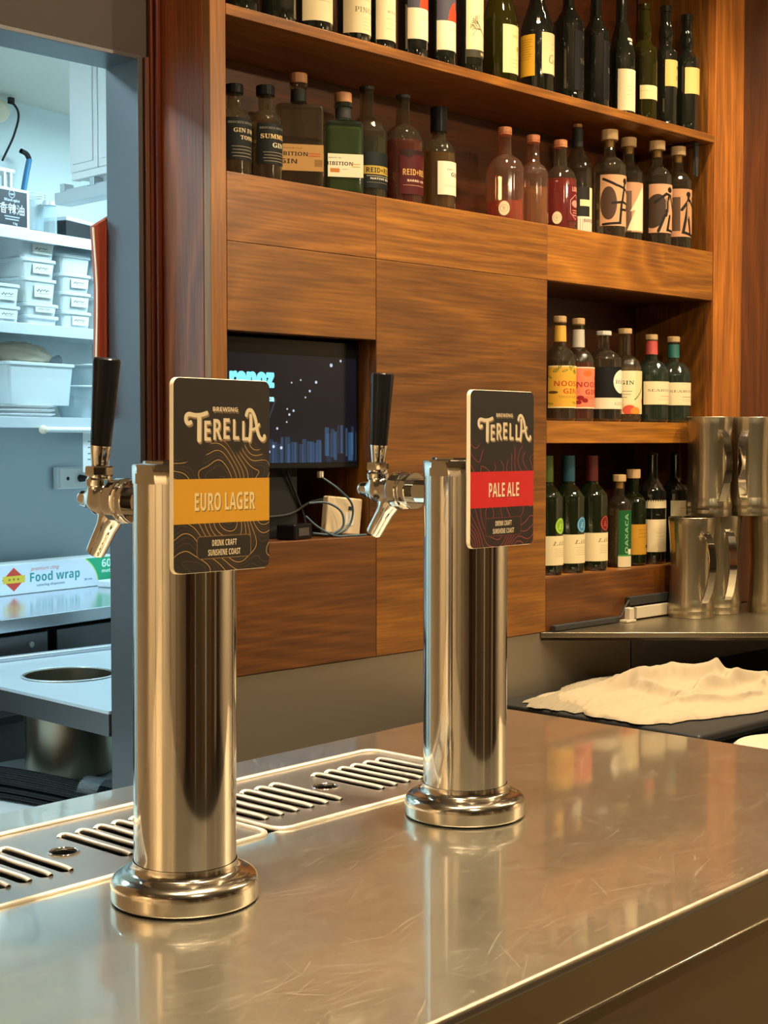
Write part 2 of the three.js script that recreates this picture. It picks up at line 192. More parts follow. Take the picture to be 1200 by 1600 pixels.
const C = {
  pinot: cell((g) => { fill(g, '#dccfae'); text(g, 'PINOT', 128, 210, 44, '#5c5444', 'serif'); lines(g, 60, 90, 130, 2, 40, '#b6a98a'); lines(g, 100, 245, 90, 4, 22, '#a2967a', 2); fill(g, '#9c3b28', 60, 40, 60, 10); }),
  cream: cell(plainCream('', 100)), cream2: cell(plainCream('RESERVE', 150, 24)),
  orange: cell((g) => { fill(g, '#e2d8bf'); fill(g, '#4c4a5a', 0, 0, CW, 150); g.fillStyle = '#d8401f'; g.beginPath(); g.moveTo(80, 150); g.quadraticCurveTo(90, 40, 150, 20); g.lineTo(160, 90); g.lineTo(210, 60); g.lineTo(200, 150); g.fill(); text(g, 'SHIRAZ', 135, 210, 22, '#9b8f79', 'serif'); lines(g, 100, 240, 70, 2, 26, '#b8ac94', 2); }),
  tree: cell((g) => { fill(g, '#dfd3ae'); g.strokeStyle = '#3a3a26'; g.lineWidth = 4; const br = (x, y, a, l, d) => { if (d < 0) return; const X = x + Math.cos(a) * l, Y = y + Math.sin(a) * l; g.lineWidth = d + 1; g.beginPath(); g.moveTo(x, y); g.lineTo(X, Y); g.stroke(); for (let i = 0; i < 3; i++) br(X, Y, a + (rnd() - 0.5) * 1.8, l * 0.75, d - 1); }; br(150, 290, -1.6, 66, 4); fill(g, '#3b372c', 0, 300, CW, 41); text(g, 'WINES', 150, 328, 24, '#d8cba8'); }),
  chateau: cell((g) => { fill(g, '#ead7a2'); text(g, 'MONT', 130, 90, 30, '#9a7d43', 'serif'); g.fillStyle = '#a98c2c'; g.beginPath(); g.arc(165, 160, 18, 0, 7); g.fill(); fill(g, '#a98c2c', 160, 160, 8, 50); lines(g, 60, 240, 120, 3, 26, '#b69c68', 3); }),
  yellow: cell((g) => { fill(g, '#d8a52c'); lines(g, 30, 40, 160, 9, 20, '#8d6a1d', 4); }),
  script: cell((g) => { fill(g, '#e6d6ac'); text(g, 'C', 90, 250, 100, '#8a7a58', 'italic serif'); text(g, 'anei', 165, 250, 60, '#8a7a58', 'italic serif'); lines(g, 90, 90, 100, 2, 40, '#8d8064'); }),
  engraved: cell((g) => { fill(g, '#020202'); g.strokeStyle = '#6f6a5c'; g.lineWidth = 3; g.strokeRect(90, 30, 100, 10); g.beginPath(); g.arc(150, 95, 22, 0, 7); g.stroke(); text(g, 'Vintage', 135, 185, 40, '#7d786a', 'serif'); lines(g, 90, 230, 110, 3, 40, '#4f4b40', 3); }),
  neckWhite: cell((g) => { fill(g, '#d9cfb8'); }),
  band: cell((g) => { fill(g, '#dccf9f'); text(g, 'CHARDONNAY', 113, 150, 30, '#8d7c4b', 'serif'); lines(g, 60, 210, 120, 2, 40, '#a3935f'); }),
  twelve: cell((g) => { fill(g, '#cdb56f'); g.fillStyle = '#6e5a24'; g.beginPath(); g.arc(150, 90, 22, 0, 7); g.fill(); text(g, '12', 150, 250, 70, '#4b3c16', 'bold serif'); }),
  twelve2: cell((g) => { fill(g, '#d6bf7c'); g.fillStyle = '#6e5a24'; g.beginPath(); g.arc(195, 90, 22, 0, 7); g.fill(); text(g, '12', 200, 240, 60, '#6e5a24', 'bold serif'); }),
  ginTonic: cell((g) => { fill(g, '#14181a'); text(g, 'BROCKEN SPECTRE', 113, 50, 24, '#8d8a80', 'bold serif', 0.8); text(g, 'GIN FOR', 135, 120, 46, '#e0cfa6', 'bold serif', 0.85); text(g, 'TONIC', 150, 175, 42, '#e0cfa6', 'bold serif', 0.85); lines(g, 40, 230, 165, 4, 26, '#a49a84', 4); }),
  summer: cell((g) => { fill(g, '#14181a'); text(g, 'BROCKEN SPECTRE', 113, 50, 24, '#8d8a80', 'bold serif', 0.8); text(g, 'SUMMER', 122, 128, 50, '#f0cf94', 'bold serif', 0.85); text(g, 'GIN', 140, 200, 52, '#e6dcc4', 'bold serif', 0.9); lines(g, 40, 240, 165, 4, 24, '#a49a84', 4); }),
  prohib: cell((g) => { fill(g, '#b08a55'); text(g, 'BATHTUB CUT', 60, 60, 22, '#6d4a22', 'bold sans-serif', 0.8); text(g, 'HIBITION', 66, 150, 70, '#2a2018', 'bold sans-serif', 0.52); text(g, 'GIN', 52, 250, 80, '#2a2018', 'bold sans-serif', 0.6); fill(g, '#b0542a', 150, 110, 60, 14); fill(g, '#b0542a', 150, 140, 60, 14); fill(g, '#8a6a3a', 180, 190, 40, 90); }),
  prohib2: cell((g) => { fill(g, '#e9e2cc'); text(g, 'ABOUT TO', 45, 70, 24, '#4b4336', 'bold sans-serif', 0.7); text(g, 'HIBITION', 72, 170, 76, '#2c2a26', 'bold sans-serif', 0.52); fill(g, '#c07a3a', 15, 215, 60, 60); fill(g, '#c5a15c', 150, 140, 55, 14); fill(g, '#c5a15c', 150, 180, 55, 14); fill(g, '#55503f', 90, 225, 40, 5); }),
  reid: cell((g) => { fill(g, '#121a1c'); fill(g, '#b69b45', 0, 130, CW, 80); text(g, 'REID+REID', 113, 195, 66, '#1a1c16', 'bold sans-serif', 0.58); fill(g, '#cfc7a8', 20, 225, 190, 4); text(g, 'NATIVE GIN', 113, 260, 26, '#e4e0d0'); fill(g, '#8d8a74', 20, 285, 190, 3); }),
  reidRed: cell((g) => { fill(g, '#4c1016'); g.fillStyle = '#260709'; g.beginPath(); g.moveTo(0, 0); g.lineTo(CW, 0); g.lineTo(CW, 60); for (let i = 8; i >= 0; i--) g.lineTo(i * 28, 30 + 50 * rnd()); g.fill(); text(g, 'REID+REID', 113, 195, 66, '#c9a45e', 'bold sans-serif', 0.58); text(g, 'BARREL GIN', 113, 245, 24, '#e4d0b8'); fill(g, '#b98a68', 20, 270, 190, 4); }),
  ginWhite: cell((g) => { fill(g, '#e9e4d2'); text(g, 'ANTI', 90, 90, 22, '#6d675a'); text(g, 'GIN', 140, 150, 54, '#3b372f', 'bold sans-serif', 0.9); lines(g, 40, 240, 150, 2, 12, '#a9a18c', 3); }),
  seal: cell((g) => { fill(g, '#e0d2b4'); g.strokeStyle = '#7d7058'; g.lineWidth = 6; g.beginPath(); g.arc(113, 170, 80, 0, 7); g.stroke(); text(g, 'V', 113, 210, 100, '#7d7058', 'serif'); }),
  love: cell((g) => { fill(g, '#5d0a10'); text(g, 'LOVE', 113, 60, 60, '#dba79a', 'bold sans-serif', 0.8); g.strokeStyle = '#dba79a'; g.lineWidth = 6; g.beginPath(); for (let i = 0; i < 7; i++) { const a = i * Math.PI / 3 + Math.PI / 6; g[i ? 'lineTo' : 'moveTo'](113 + 92 * Math.cos(a), 205 + 118 * Math.sin(a)); } g.stroke(); g.fillStyle = '#c98f86'; g.beginPath(); g.ellipse(113, 175, 60, 34, 0, 0, 7); g.fill(); lines(g, 60, 235, 110, 3, 22, '#c98f86', 8); }),
  cross: cell((g) => { fill(g, '#1c1a14'); fill(g, '#d8d2a6', 110, 0, 80, 210); fill(g, '#d8d2a6', 20, 90, 200, 46); fill(g, '#ddd3c4', 0, 210, CW, 131); for (let i = 0; i < 12; i++) fill(g, '#a98d80', i * 20, 225, 5, 116); text(g, 'BARRIER', 113, 250, 34, '#5c473c', 'bold sans-serif', 0.9); }),
  dance: cell((g) => { fill(g, '#c99a78'); g.fillStyle = '#4b3527'; g.beginPath(); g.ellipse(48, 190, 46, 110, 0, 0, 7); g.fill(); g.strokeStyle = g.fillStyle = '#17120f'; g.lineCap = 'round'; g.lineWidth = 16; const P = (...a) => { g.beginPath(); a.forEach((p, i) => g[i ? 'lineTo' : 'moveTo'](...p)); g.stroke(); }; P([20, 30], [90, 70], [150, 90]); P([150, 90], [210, 130]); P([150, 60], [130, 180]); P([130, 180], [70, 190]); P([130, 180], [190, 190], [170, 230], [120, 230]); P([125, 190], [115, 320], [20, 330]); g.beginPath(); g.arc(155, 40, 20, 0, 7); g.fill(); lines(g, 170, 270, 40, 3, 16, '#8a6248', 4); }),
  gown: cell((g) => { fill(g, '#bd8f70'); fill(g, '#6a5140', 0, 60, 70, 281); g.fillStyle = '#e4d6b6'; g.beginPath(); g.moveTo(170, 10); g.lineTo(200, 90); g.lineTo(215, 330); g.lineTo(40, 330); g.lineTo(95, 190); g.lineTo(60, 200); g.lineTo(130, 70); g.fill(); }),
  figure: cell((g) => { fill(g, '#c79a7c'); g.fillStyle = '#3c2c22'; g.beginPath(); g.ellipse(40, 190, 70, 120, 0.2, 0, 7); g.fill(); g.strokeStyle = g.fillStyle = '#17120f'; g.lineCap = 'round'; g.lineWidth = 18; g.beginPath(); g.arc(140, 40, 20, 0, 7); g.fill(); for (const p of [[[40, 130], [110, 70], [150, 80]], [[150, 90], [175, 160], [215, 110]], [[130, 90], [110, 220]], [[140, 220], [120, 320], [190, 330]], [[100, 220], [60, 330]]]) { g.beginPath(); p.forEach((q, i) => g[i ? 'lineTo' : 'moveTo'](...q)); g.stroke(); } g.fillStyle = '#8a6a50'; g.fillRect(105, 95, 10, 80); g.fillRect(125, 110, 8, 90); lines(g, 165, 250, 50, 4, 14, '#8a6248', 4); }),
  figure2: cell((g) => { fill(g, '#c08f6e'); fill(g, '#5a4433', 0, 60, 70, 240); g.strokeStyle = g.fillStyle = '#17120f'; g.lineCap = 'round'; g.lineWidth = 20; g.beginPath(); g.arc(130, 40, 20, 0, 7); g.fill(); for (const p of [[[130, 60], [110, 200], [90, 310], [180, 330]], [[130, 80], [80, 150]], [[140, 80], [190, 130], [180, 60]], [[130, 200], [150, 320]]]) { g.beginPath(); p.forEach((q, i) => g[i ? 'lineTo' : 'moveTo'](...q)); g.stroke(); } g.fillStyle = '#a8805f'; g.fillRect(118, 90, 14, 120); }),
  noosa: cell((g) => { fill(g, '#d9a83a'); fill(g, '#ead9ae', 0, 0, CW, 12); fill(g, '#ead9ae', 0, 329, CW, 12); text(g, 'NOOSA', 118, 165, 58, '#b3481d', 'bold sans-serif', 0.85); text(g, 'GIN', 130, 225, 56, '#b3481d', 'bold sans-serif', 0.9); lines(g, 60, 245, 120, 2, 10, '#7a5a1c', 3); g.strokeStyle = '#6a7a2a'; g.lineWidth = 5; for (let i = 0; i < 14; i++) { const x = rnd() * CW, y = rnd() < 0.5 ? rnd() * 95 : 275 + rnd() * 45; g.beginPath(); g.ellipse(x, y, 16, 5, rnd() * 3, 0, 7); g.stroke(); } g.fillStyle = '#5a4216'; g.beginPath(); g.ellipse(30, 215, 28, 12, 0, 0, 7); g.fill(); g.beginPath(); g.ellipse(205, 210, 20, 12, 0.3, 0, 7); g.fill(); }),
  noosaPink: cell((g) => { fill(g, '#dd7f62'); fill(g, '#ecd0b8', 0, 0, CW, 12); fill(g, '#ecd0b8', 0, 329, CW, 12); text(g, 'NOOSA', 130, 165, 58, '#a02a1c', 'bold sans-serif', 0.85); text(g, 'GIN', 140, 225, 56, '#a02a1c', 'bold sans-serif', 0.9); lines(g, 90, 245, 110, 2, 10, '#9a3a24', 3); g.fillStyle = '#8c1a18'; for (const [x, y, r] of [[70, 255, 20], [95, 275, 18], [60, 290, 16], [185, 90, 16], [40, 170, 12]]) { g.beginPath(); g.arc(x, y, r, 0, 7); g.fill(); } g.fillStyle = '#d96a32'; g.beginPath(); g.arc(110, 55, 26, 0, 7); g.fill(); }),
  ink: cell((g) => { fill(g, '#0d0e14'); g.fillStyle = '#e8e4d6'; g.beginPath(); g.ellipse(155, 120, 52, 95, 0, 0, 7); g.fill(); text(g, 'ink', 150, 135, 46, '#3a3a3a', 'serif'); fill(g, '#e4dcc6', 0, 250, CW, 91); text(g, 'GIN', 140, 310, 32, '#7d786c', 'serif'); }),
  floral: cell((g) => { fill(g, '#dfd0a4'); fill(g, '#e8ddb8', 0, 0, 95, 260); text(g, 'GIN', 45, 110, 44, '#2f5a34', 'bold serif'); lines(g, 15, 160, 60, 3, 24, '#5b6a48', 4); g.strokeStyle = '#5d7a2e'; g.lineWidth = 8; g.beginPath(); g.moveTo(90, 230); g.quadraticCurveTo(150, 170, 190, 60); g.stroke(); g.fillStyle = '#c9503c'; for (const [x, y, r] of [[190, 70, 18], [200, 110, 14], [180, 240, 22], [205, 265, 14], [60, 310, 40]]) { g.beginPath(); g.arc(x, y, r, 0, 7); g.fill(); } g.fillStyle = '#d98a3a'; g.beginPath(); g.arc(100, 320, 34, 0, 7); g.fill(); }),
  sea: cell((g) => { fill(g, '#e6dab8'); text(g, 'SEABOURNE', 130, 150, 50, '#33302a', 'serif', 0.72); lines(g, 90, 215, 110, 1, 20, '#c0583a', 6); lines(g, 80, 255, 130, 2, 18, '#a59a7e', 3); }),
  sea2: cell((g) => { fill(g, '#e6dab8'); text(g, 'SEABOURNE', 130, 150, 50, '#33302a', 'serif', 0.72); lines(g, 90, 215, 110, 1, 20, '#57675a', 6); lines(g, 80, 255, 130, 2, 18, '#a59a7e', 3); }),
  wine: cell((g) => { fill(g, '#dfd2ae'); text(g, 'Lilia', 140, 110, 60, '#6a604a', 'italic serif'); lines(g, 90, 150, 110, 5, 22, '#a2967a', 4); }),
  green: cell((g) => { fill(g, '#d8cdb0'); fill(g, '#17572f', 0, 0, CW, 275); text(g, 'AGAVE', 0, 0, 1, '#000'); g.save(); g.translate(120, 140); g.rotate(-Math.PI / 2); text(g, 'OAXACA', 0, 30, 76, '#7fae84', 'bold sans-serif', 0.8); g.restore(); fill(g, '#e4dcc6', 150, 232, 60, 34); fill(g, '#3c8a4a', 0, 265, CW, 10); }),
  amber: cell((g) => { fill(g, '#b98a2c'); lines(g, 60, 60, 120, 3, 40, '#7d5a17', 5); g.fillStyle = '#5c4012'; g.beginPath(); g.arc(150, 250, 20, 0, 7); g.fill(); }),
  stickerGreen: cell((g) => { fill(g, '#7fae2c'); g.strokeStyle = '#c6da8a'; g.lineWidth = 10; g.beginPath(); g.ellipse(113, 170, 90, 140, 0, 0, 7); g.stroke(); text(g, 'L', 113, 230, 150, '#c6da8a', 'italic serif'); }),
  stickerBlue: cell((g) => { fill(g, '#3f7fae'); g.strokeStyle = '#a8cbe2'; g.lineWidth = 10; g.beginPath(); g.ellipse(113, 170, 90, 140, 0, 0, 7); g.stroke(); text(g, 'L', 113, 230, 150, '#a8cbe2', 'italic serif'); }),
  stickerRed: cell((g) => { fill(g, '#6e1a16'); g.strokeStyle = '#b86a5a'; g.lineWidth = 10; g.beginPath(); g.ellipse(113, 170, 90, 140, 0, 0, 7); g.stroke(); text(g, 'L', 113, 230, 150, '#b86a5a', 'italic serif'); }),
  tubNote: cell((g) => { fill(g, '#e6ece8'); g.strokeStyle = '#4a5560'; g.lineWidth = 9; g.beginPath(); g.moveTo(30, 150); for (let i = 0; i < 9; i++) g.lineTo(40 + i * 18, 150 + (i % 2 ? -50 : 40) * rnd()); g.stroke(); g.beginPath(); g.moveTo(60, 240); g.lineTo(180, 225); g.stroke(); }),
};
const atlas = ctex(atlasCanvas);
const labelMat = std(lin(0.80, 0.76, 0.70), 0.6, 0, { map: atlas, specularIntensity: 0.4 });
function remap(g, c) { const u = g.attributes.uv; for (let i = 0; i < u.count; i++) u.setXY(i, c[0] + (c[2] - c[0]) * u.getX(i), c[1] + (c[3] - c[1]) * u.getY(i)); return g; }
function wrapLabel(r, y0, y1, width, mid, c, r1 = r) {         // part of a cylinder, centred on angle mid from +z towards +x
  const g = new THREE.CylinderGeometry(r1 + 0.0006, r + 0.0006, y1 - y0, 24, 1, true, mid - width / 2, width); g.translate(0, (y0 + y1) / 2, 0); return remap(g, c);
}
function ovalLabel(r, y, w, h, mid, c) {
  const s = new THREE.CircleGeometry(1, 28), p = s.attributes.position;
  for (let i = 0; i < p.count; i++) { const a = mid + p.getX(i) * w / 2 / r, yy = y + p.getY(i) * h / 2; p.setXYZ(i, Math.sin(a) * (r + 0.001), yy, Math.cos(a) * (r + 0.001)); }
  s.computeVertexNormals(); return remap(s, c);
}

// ---------------------------------------------------------------- the room
const KX = [0.979, -0.2021], KN = [0.2021, 0.979], KO = [2.607, -4.11], KA = Math.atan2(0.2021, 0.979);
const kp = (s, y, n) => [KO[0] + KX[0] * s + KN[0] * n, y, KO[1] + KX[1] * s + KN[1] * n];
struct('floor', span(-2.7, 5.2, -0.1, 0, -5.6, 3.8, 0), M.floor);
struct('ceiling', span(-2.7, 5.2, BAR_CEILING, BAR_CEILING + 0.1, -2.66, 3.8, 0), M.ceiling);
struct('wall_left', span(-2.7, -2.6, 0, BAR_CEILING, -2.47, 3.8, 0), M.wall);
struct('wall_front', span(-2.6, 5.2, 0, BAR_CEILING, 3.7, 3.8, 0), M.wallDark);
struct('wall_right', span(5.1, 5.2, 0, BAR_CEILING, -2.66, 3.7, 0), M.wall);
struct('wall_back_left', span(-2.6, 0.35, 0, BAR_CEILING, -2.47, -2.37, 0), M.wall);
struct('wall_back_header', span(0.35, 1.736, 2.137, BAR_CEILING, -2.47, -2.37, 0), M.header);
struct('wall_back_right', span(1.736, 5.1, 0, BAR_CEILING, -2.53, -2.47, 0), M.wallDark);
struct('wall_back_return', span(1.7025, 1.7355, 0, 2.137, -2.474, -2.37, 0), W.bead);
struct('trim_1', span(1.690, 1.702, 0, 2.137, -2.474, -2.366, 0.001), M.jamb);
struct('trim_2', span(0.35, 1.702, 2.131, 2.139, -2.474, -2.368, 0.001), M.jamb);
struct('trim_3', planar(span(1.704, 1.7135, 0, 2.137, -2.369, -2.360, 0.001), 'v'), W.inner);
for (const [k, z] of [[4, -1.75], [5, -0.75], [6, 0.3], [7, 1.3]]) struct('trim_' + k, planar(span(-2.6, -2.57, 0, BAR_CEILING, z, z + 0.06, 0.003), 'v'), W.inner);  // added unseen posts, there for thin dark bands in the tower reflections
[[8, -1.5, 0.22, W.post], [9, -0.6, 0.12, M.wall], [10, 0.35, 0.25, W.panel], [11, 1.3, 0.16, M.wall], [12, 2.2, 0.3, W.post], [13, 3.4, 0.5, M.wall]].forEach(([k, x, w, m]) => struct('trim_' + k, planar(span(x, x + w, 0, BAR_CEILING, 3.66, 3.70, 0.003), 'v'), m));  // added unseen strips, there to vary the reflections on the towers
// kitchen shell
struct('wall_kitchen_left', span(0.25, 0.35, 0, 2.5, -5.4, -2.47, 0), M.kPaint);
struct('wall_kitchen_right', span(3.3, 3.4, 0, 2.5, -5.4, -2.66, 0), M.kPaint);
struct('ceiling_kitchen', span(0.25, 3.4, 2.45, 2.55, -5.4, -2.47, 0), std(lin(0.62, 0.60, 0.52), 0.9));
{ const w = struct('wall_kitchen_back', box(4.4, 2.5, 0.1, 0, 1.25, -0.05, 0), M.kPaint); w.position.set(KO[0], 0, KO[1]); w.rotation.y = KA;
  struct('panel', box(2.6, 0.52, 0.012, -0.2, 1.19, 0.006, 0.001), M.kitchenWall, w); }

// ---------------------------------------------------------------- lamps
const glowWarm = std(0x000000, 0.5, 0, { emissive: lin(1, 0.72, 0.4), emissiveIntensity: 9 });
DOWNLIGHTS.forEach(([x, z, cd, half, ax, az], i) => {
  const o = thing('ceiling_downlight', ['warm ceiling downlight over the wine shelf, nearest the kitchen', 'warm ceiling downlight in front of the middle of the cabinet', 'warm ceiling downlight in front of the right-hand post', 'warm ceiling downlight above the first beer tower', 'warm ceiling downlight above the second beer tower', 'warm ceiling downlight above the far end of the counter', 'warm ceiling downlight lighting the pale side wall beside the kitchen', 'warm ceiling downlight lighting the pale side wall by the dark end', 'added unseen downlight over the customer side brightening the tower badges and taps', 'added unseen downlight washing the front wall strips that the towers mirror', 'warm ceiling downlight lighting the far pale wall', 'small ceiling downlight close to the cabinet at its kitchen end', 'small ceiling downlight close to the cabinet, second from the kitchen', 'small ceiling downlight close to the cabinet, third from the kitchen', 'small ceiling downlight close to the cabinet, farthest from the kitchen'][i], 'downlight', [x, BAR_CEILING, z]);
  part('trim_ring', T(new THREE.TorusGeometry(0.052, 0.007, 8, 32).rotateX(Math.PI / 2), 0, -0.004, 0), M.white, o);
  part('lens', T(new THREE.CylinderGeometry(0.047, 0.047, 0.006, 32), 0, -0.004, 0), glowWarm, o);
  const s = new THREE.SpotLight(WARM, cd, 0, half, 0.7, 2); s.position.set(0, -0.02, 0); s.castShadow = true; s.shadow.radius = 2.4; s.shadow.mapSize.set(1024, 1024);
  o.add(s); s.target.position.set(ax - x, -2, az - z); o.add(s.target);
});
{ const spots = [[0.85, -2.85, 0.6, 80], [2.75, -3.3, 0.6, 60]];
  spots.forEach(([x, z, l, I], i) => {
    const o = thing('kitchen_ceiling_lamp', ['cool white strip lamp on the kitchen ceiling near the pass', 'cool white strip lamp on the kitchen ceiling beyond the white cupboard'][i], 'lamp', [x, 2.45, z], 0);
    part('housing', box(l, 0.03, 0.24, 0, -0.015, 0, 0.004), M.white, o);
    part('diffuser', box(l - 0.02, 0.008, 0.22, 0, -0.033, 0, 0.002), std(0x000000, 0.5, 0, { emissive: lin(0.6, 0.9, 1), emissiveIntensity: 3 }), o);
    const a = new THREE.RectAreaLight(COOL, I, l - 0.02, 0.22); a.position.set(0, -0.04, 0); a.rotation.x = -Math.PI / 2; o.add(a);
  });
}
{ // pendant bulbs over the counter end: their points show on every bottle shoulder
  [[2.0, 2.35, -0.35], [2.9, 2.35, -0.30]].forEach(([x, y, z], i) => {
    const o = thing('pendant_lamp', ['bare warm pendant bulb on a black cord above the counter end', 'bare warm pendant bulb on a black cord beyond the counter'][i], 'lamp', [x, y, z]);
    part('bulb', smoothLathe([[0, -0.05], [0.024, -0.042], [0.033, -0.015], [0.022, 0.02], [0.013, 0.04], [0, 0.04]], 24), std(0x000000, 0.4, 0, { emissive: lin(1, 0.74, 0.42), emissiveIntensity: 40 }), o);
    part('socket', T(new THREE.CylinderGeometry(0.016, 0.018, 0.05, 20), 0, 0.064, 0), M.blackMatt, o);
    part('cord', T(new THREE.CylinderGeometry(0.003, 0.003, BAR_CEILING - y - 0.08, 8), 0, 0.085 + (BAR_CEILING - y - 0.09) / 2, 0), M.blackMatt, o);
    const p = new THREE.PointLight(WARM, 3.2, 0, 2); p.castShadow = true; p.position.set(0, -0.005, 0); o.add(p);
  });
}

// ---------------------------------------------------------------- bar counter, in its own turned frame (x along it, z towards the customers)
const CA = 2.8 * Math.PI / 180, CO = [0.655, 1.05, -0.865], TOP = 1.05;
const cp = (u, y, v) => [CO[0] + Math.cos(CA) * u + Math.sin(CA) * v, TOP + y, CO[2] - Math.sin(CA) * u + Math.cos(CA) * v];
const TRAYS = [[-0.135, 0.1675], [0.1735, 0.477]], TV0 = 0.080, TV1 = 0.2515;   // shape y is -v
{
  const o = thing('bar_counter', 'long stainless steel bar counter with worn reflective top and folded front edge', 'counter', CO.map((v, i) => i === 1 ? 0 : v), CA);
  const s = new THREE.Shape(); s.moveTo(-2.6, -0.287); s.lineTo(0.774, -0.287); s.lineTo(0.774, 0.313); s.lineTo(-2.6, 0.313); s.closePath();
  s.holes.push(rrect(TRAYS[0][0] + 0.004, TV0 + 0.004, TRAYS[1][1] - 0.004, TV1 - 0.004, 0.012, THREE.Path));
  const g = new THREE.ExtrudeGeometry(s, { depth: 0.003, bevelEnabled: true, bevelThickness: 0.003, bevelSize: 0.003, bevelSegments: 5, curveSegments: 10 });
  g.rotateX(-Math.PI / 2); g.translate(0, TOP - 0.006, 0); part('counter_top', g, M.counter, o);
  part('edge_fascia', span(-2.6, 0.774, TOP - 0.0395, TOP - 0.0062, 0.272, 0.2895, 0.001), M.fascia, o);  // same folded steel as the top, its darker reflection put into the colour
  part('front_lip', span(-2.6, 0.775, TOP - 0.041, TOP - 0.0385, 0.262, 0.2905, 0.001), M.mirror, o);
  part('front_panel', span(-2.6, 0.77, 0.02, TOP - 0.0415, 0.262, 0.282, 0.001), M.fascia, o);
  part('back_panel', span(-2.6, 0.77, 0.02, TOP - 0.0065, -0.311, -0.296, 0.001), M.splash, o);
  part('end_panel', span(0.758, 0.773, 0.02, TOP - 0.0065, -0.295, 0.261, 0.001), M.splash, o);
}
function slotPath(u0, v0, S = THREE.Path) { return rrect(u0 - 0.0046, 0.119, u0 + 0.0046, 0.209, 0.0045, S); }
TRAYS.forEach(([u0, u1], i) => {
  const o = thing('drip_tray', ['stainless drip tray behind the EURO LAGER tower, the nearer of the two', 'stainless drip tray between the two towers, ending beside the PALE ALE one'][i], 'drip tray', [CO[0], TOP, CO[2]], CA, 'drip trays set in the counter');
  const mid = (u0 + u1) / 2 - 0.007, s = rrect(u0 + 0.002, TV0, u1 - 0.002, TV1, 0.014), slots = [];
  for (let k = 0; k < 6; k++) { slots.push(mid + 0.0295 + 0.0193 * k); slots.push(mid - 0.0295 - 0.0193 * k); }
  slots.forEach((u) => s.holes.push(slotPath(u)));
  const h = new THREE.Path(); h.absellipse(mid, 0.166, 0.0115, 0.0115, 0, Math.PI * 2); s.holes.push(h);
  const g = new THREE.ExtrudeGeometry(s, { depth: 0.0015, bevelEnabled: false, curveSegments: 10 }); g.rotateX(-Math.PI / 2); g.translate(0, -0.0015, 0);
  const plate = part('grate', g, M.tray, o);
  const loop = (x0, y0, x1, y1, r, y, tube, n = 90) => { const pts = rrect(x0, y0, x1, y1, r).getSpacedPoints(n); pts.pop(); return new THREE.TubeGeometry(new THREE.CatmullRomCurve3(pts.map((p) => new THREE.Vector3(p.x, y, -p.y)), true), n * 2, tube, 8, true); };
  part('rim', loop(u0 + 0.0025, TV0 + 0.001, u1 - 0.0025, TV1 - 0.001, 0.014, 0.0005, 0.0026), M.satin, o);
  slots.forEach((u) => part('slot_lip', T(sweep([[-0.0045, -0.0010, -0.2085], [-0.002, 0.0008, -0.2105], [0.0022, 0.0014, -0.2095], [0.0034, 0.0016, -0.205], [0.0034, 0.0016, -0.165], [0.0034, 0.0016, -0.124], [0.0030, 0.0006, -0.1185]], 0.0023, 8, 40).scale(1, 0.8, 1), u, 0, 0), M.satin, plate));
  part('drain_ring', loop(mid - 0.012, 0.154, mid + 0.012, 0.178, 0.0119, 0.0004, 0.0012, 40), M.mirror, plate);
  part('basin', merge(span(u0 + 0.006, u1 - 0.006, -0.036, -0.034, -TV1 + 0.006, -TV0 - 0.006, 0), span(u0 + 0.006, u0 + 0.008, -0.034, -0.002, -TV1 + 0.006, -TV0 - 0.006, 0), span(u1 - 0.008, u1 - 0.006, -0.034, -0.002, -TV1 + 0.006, -TV0 - 0.006, 0), span(u0 + 0.008, u1 - 0.008, -0.034, -0.002, -TV1 + 0.006, -TV1 + 0.008, 0), span(u0 + 0.008, u1 - 0.008, -0.034, -0.002, -TV0 - 0.008, -TV0 - 0.006, 0)), M.darkSteel, o);
});

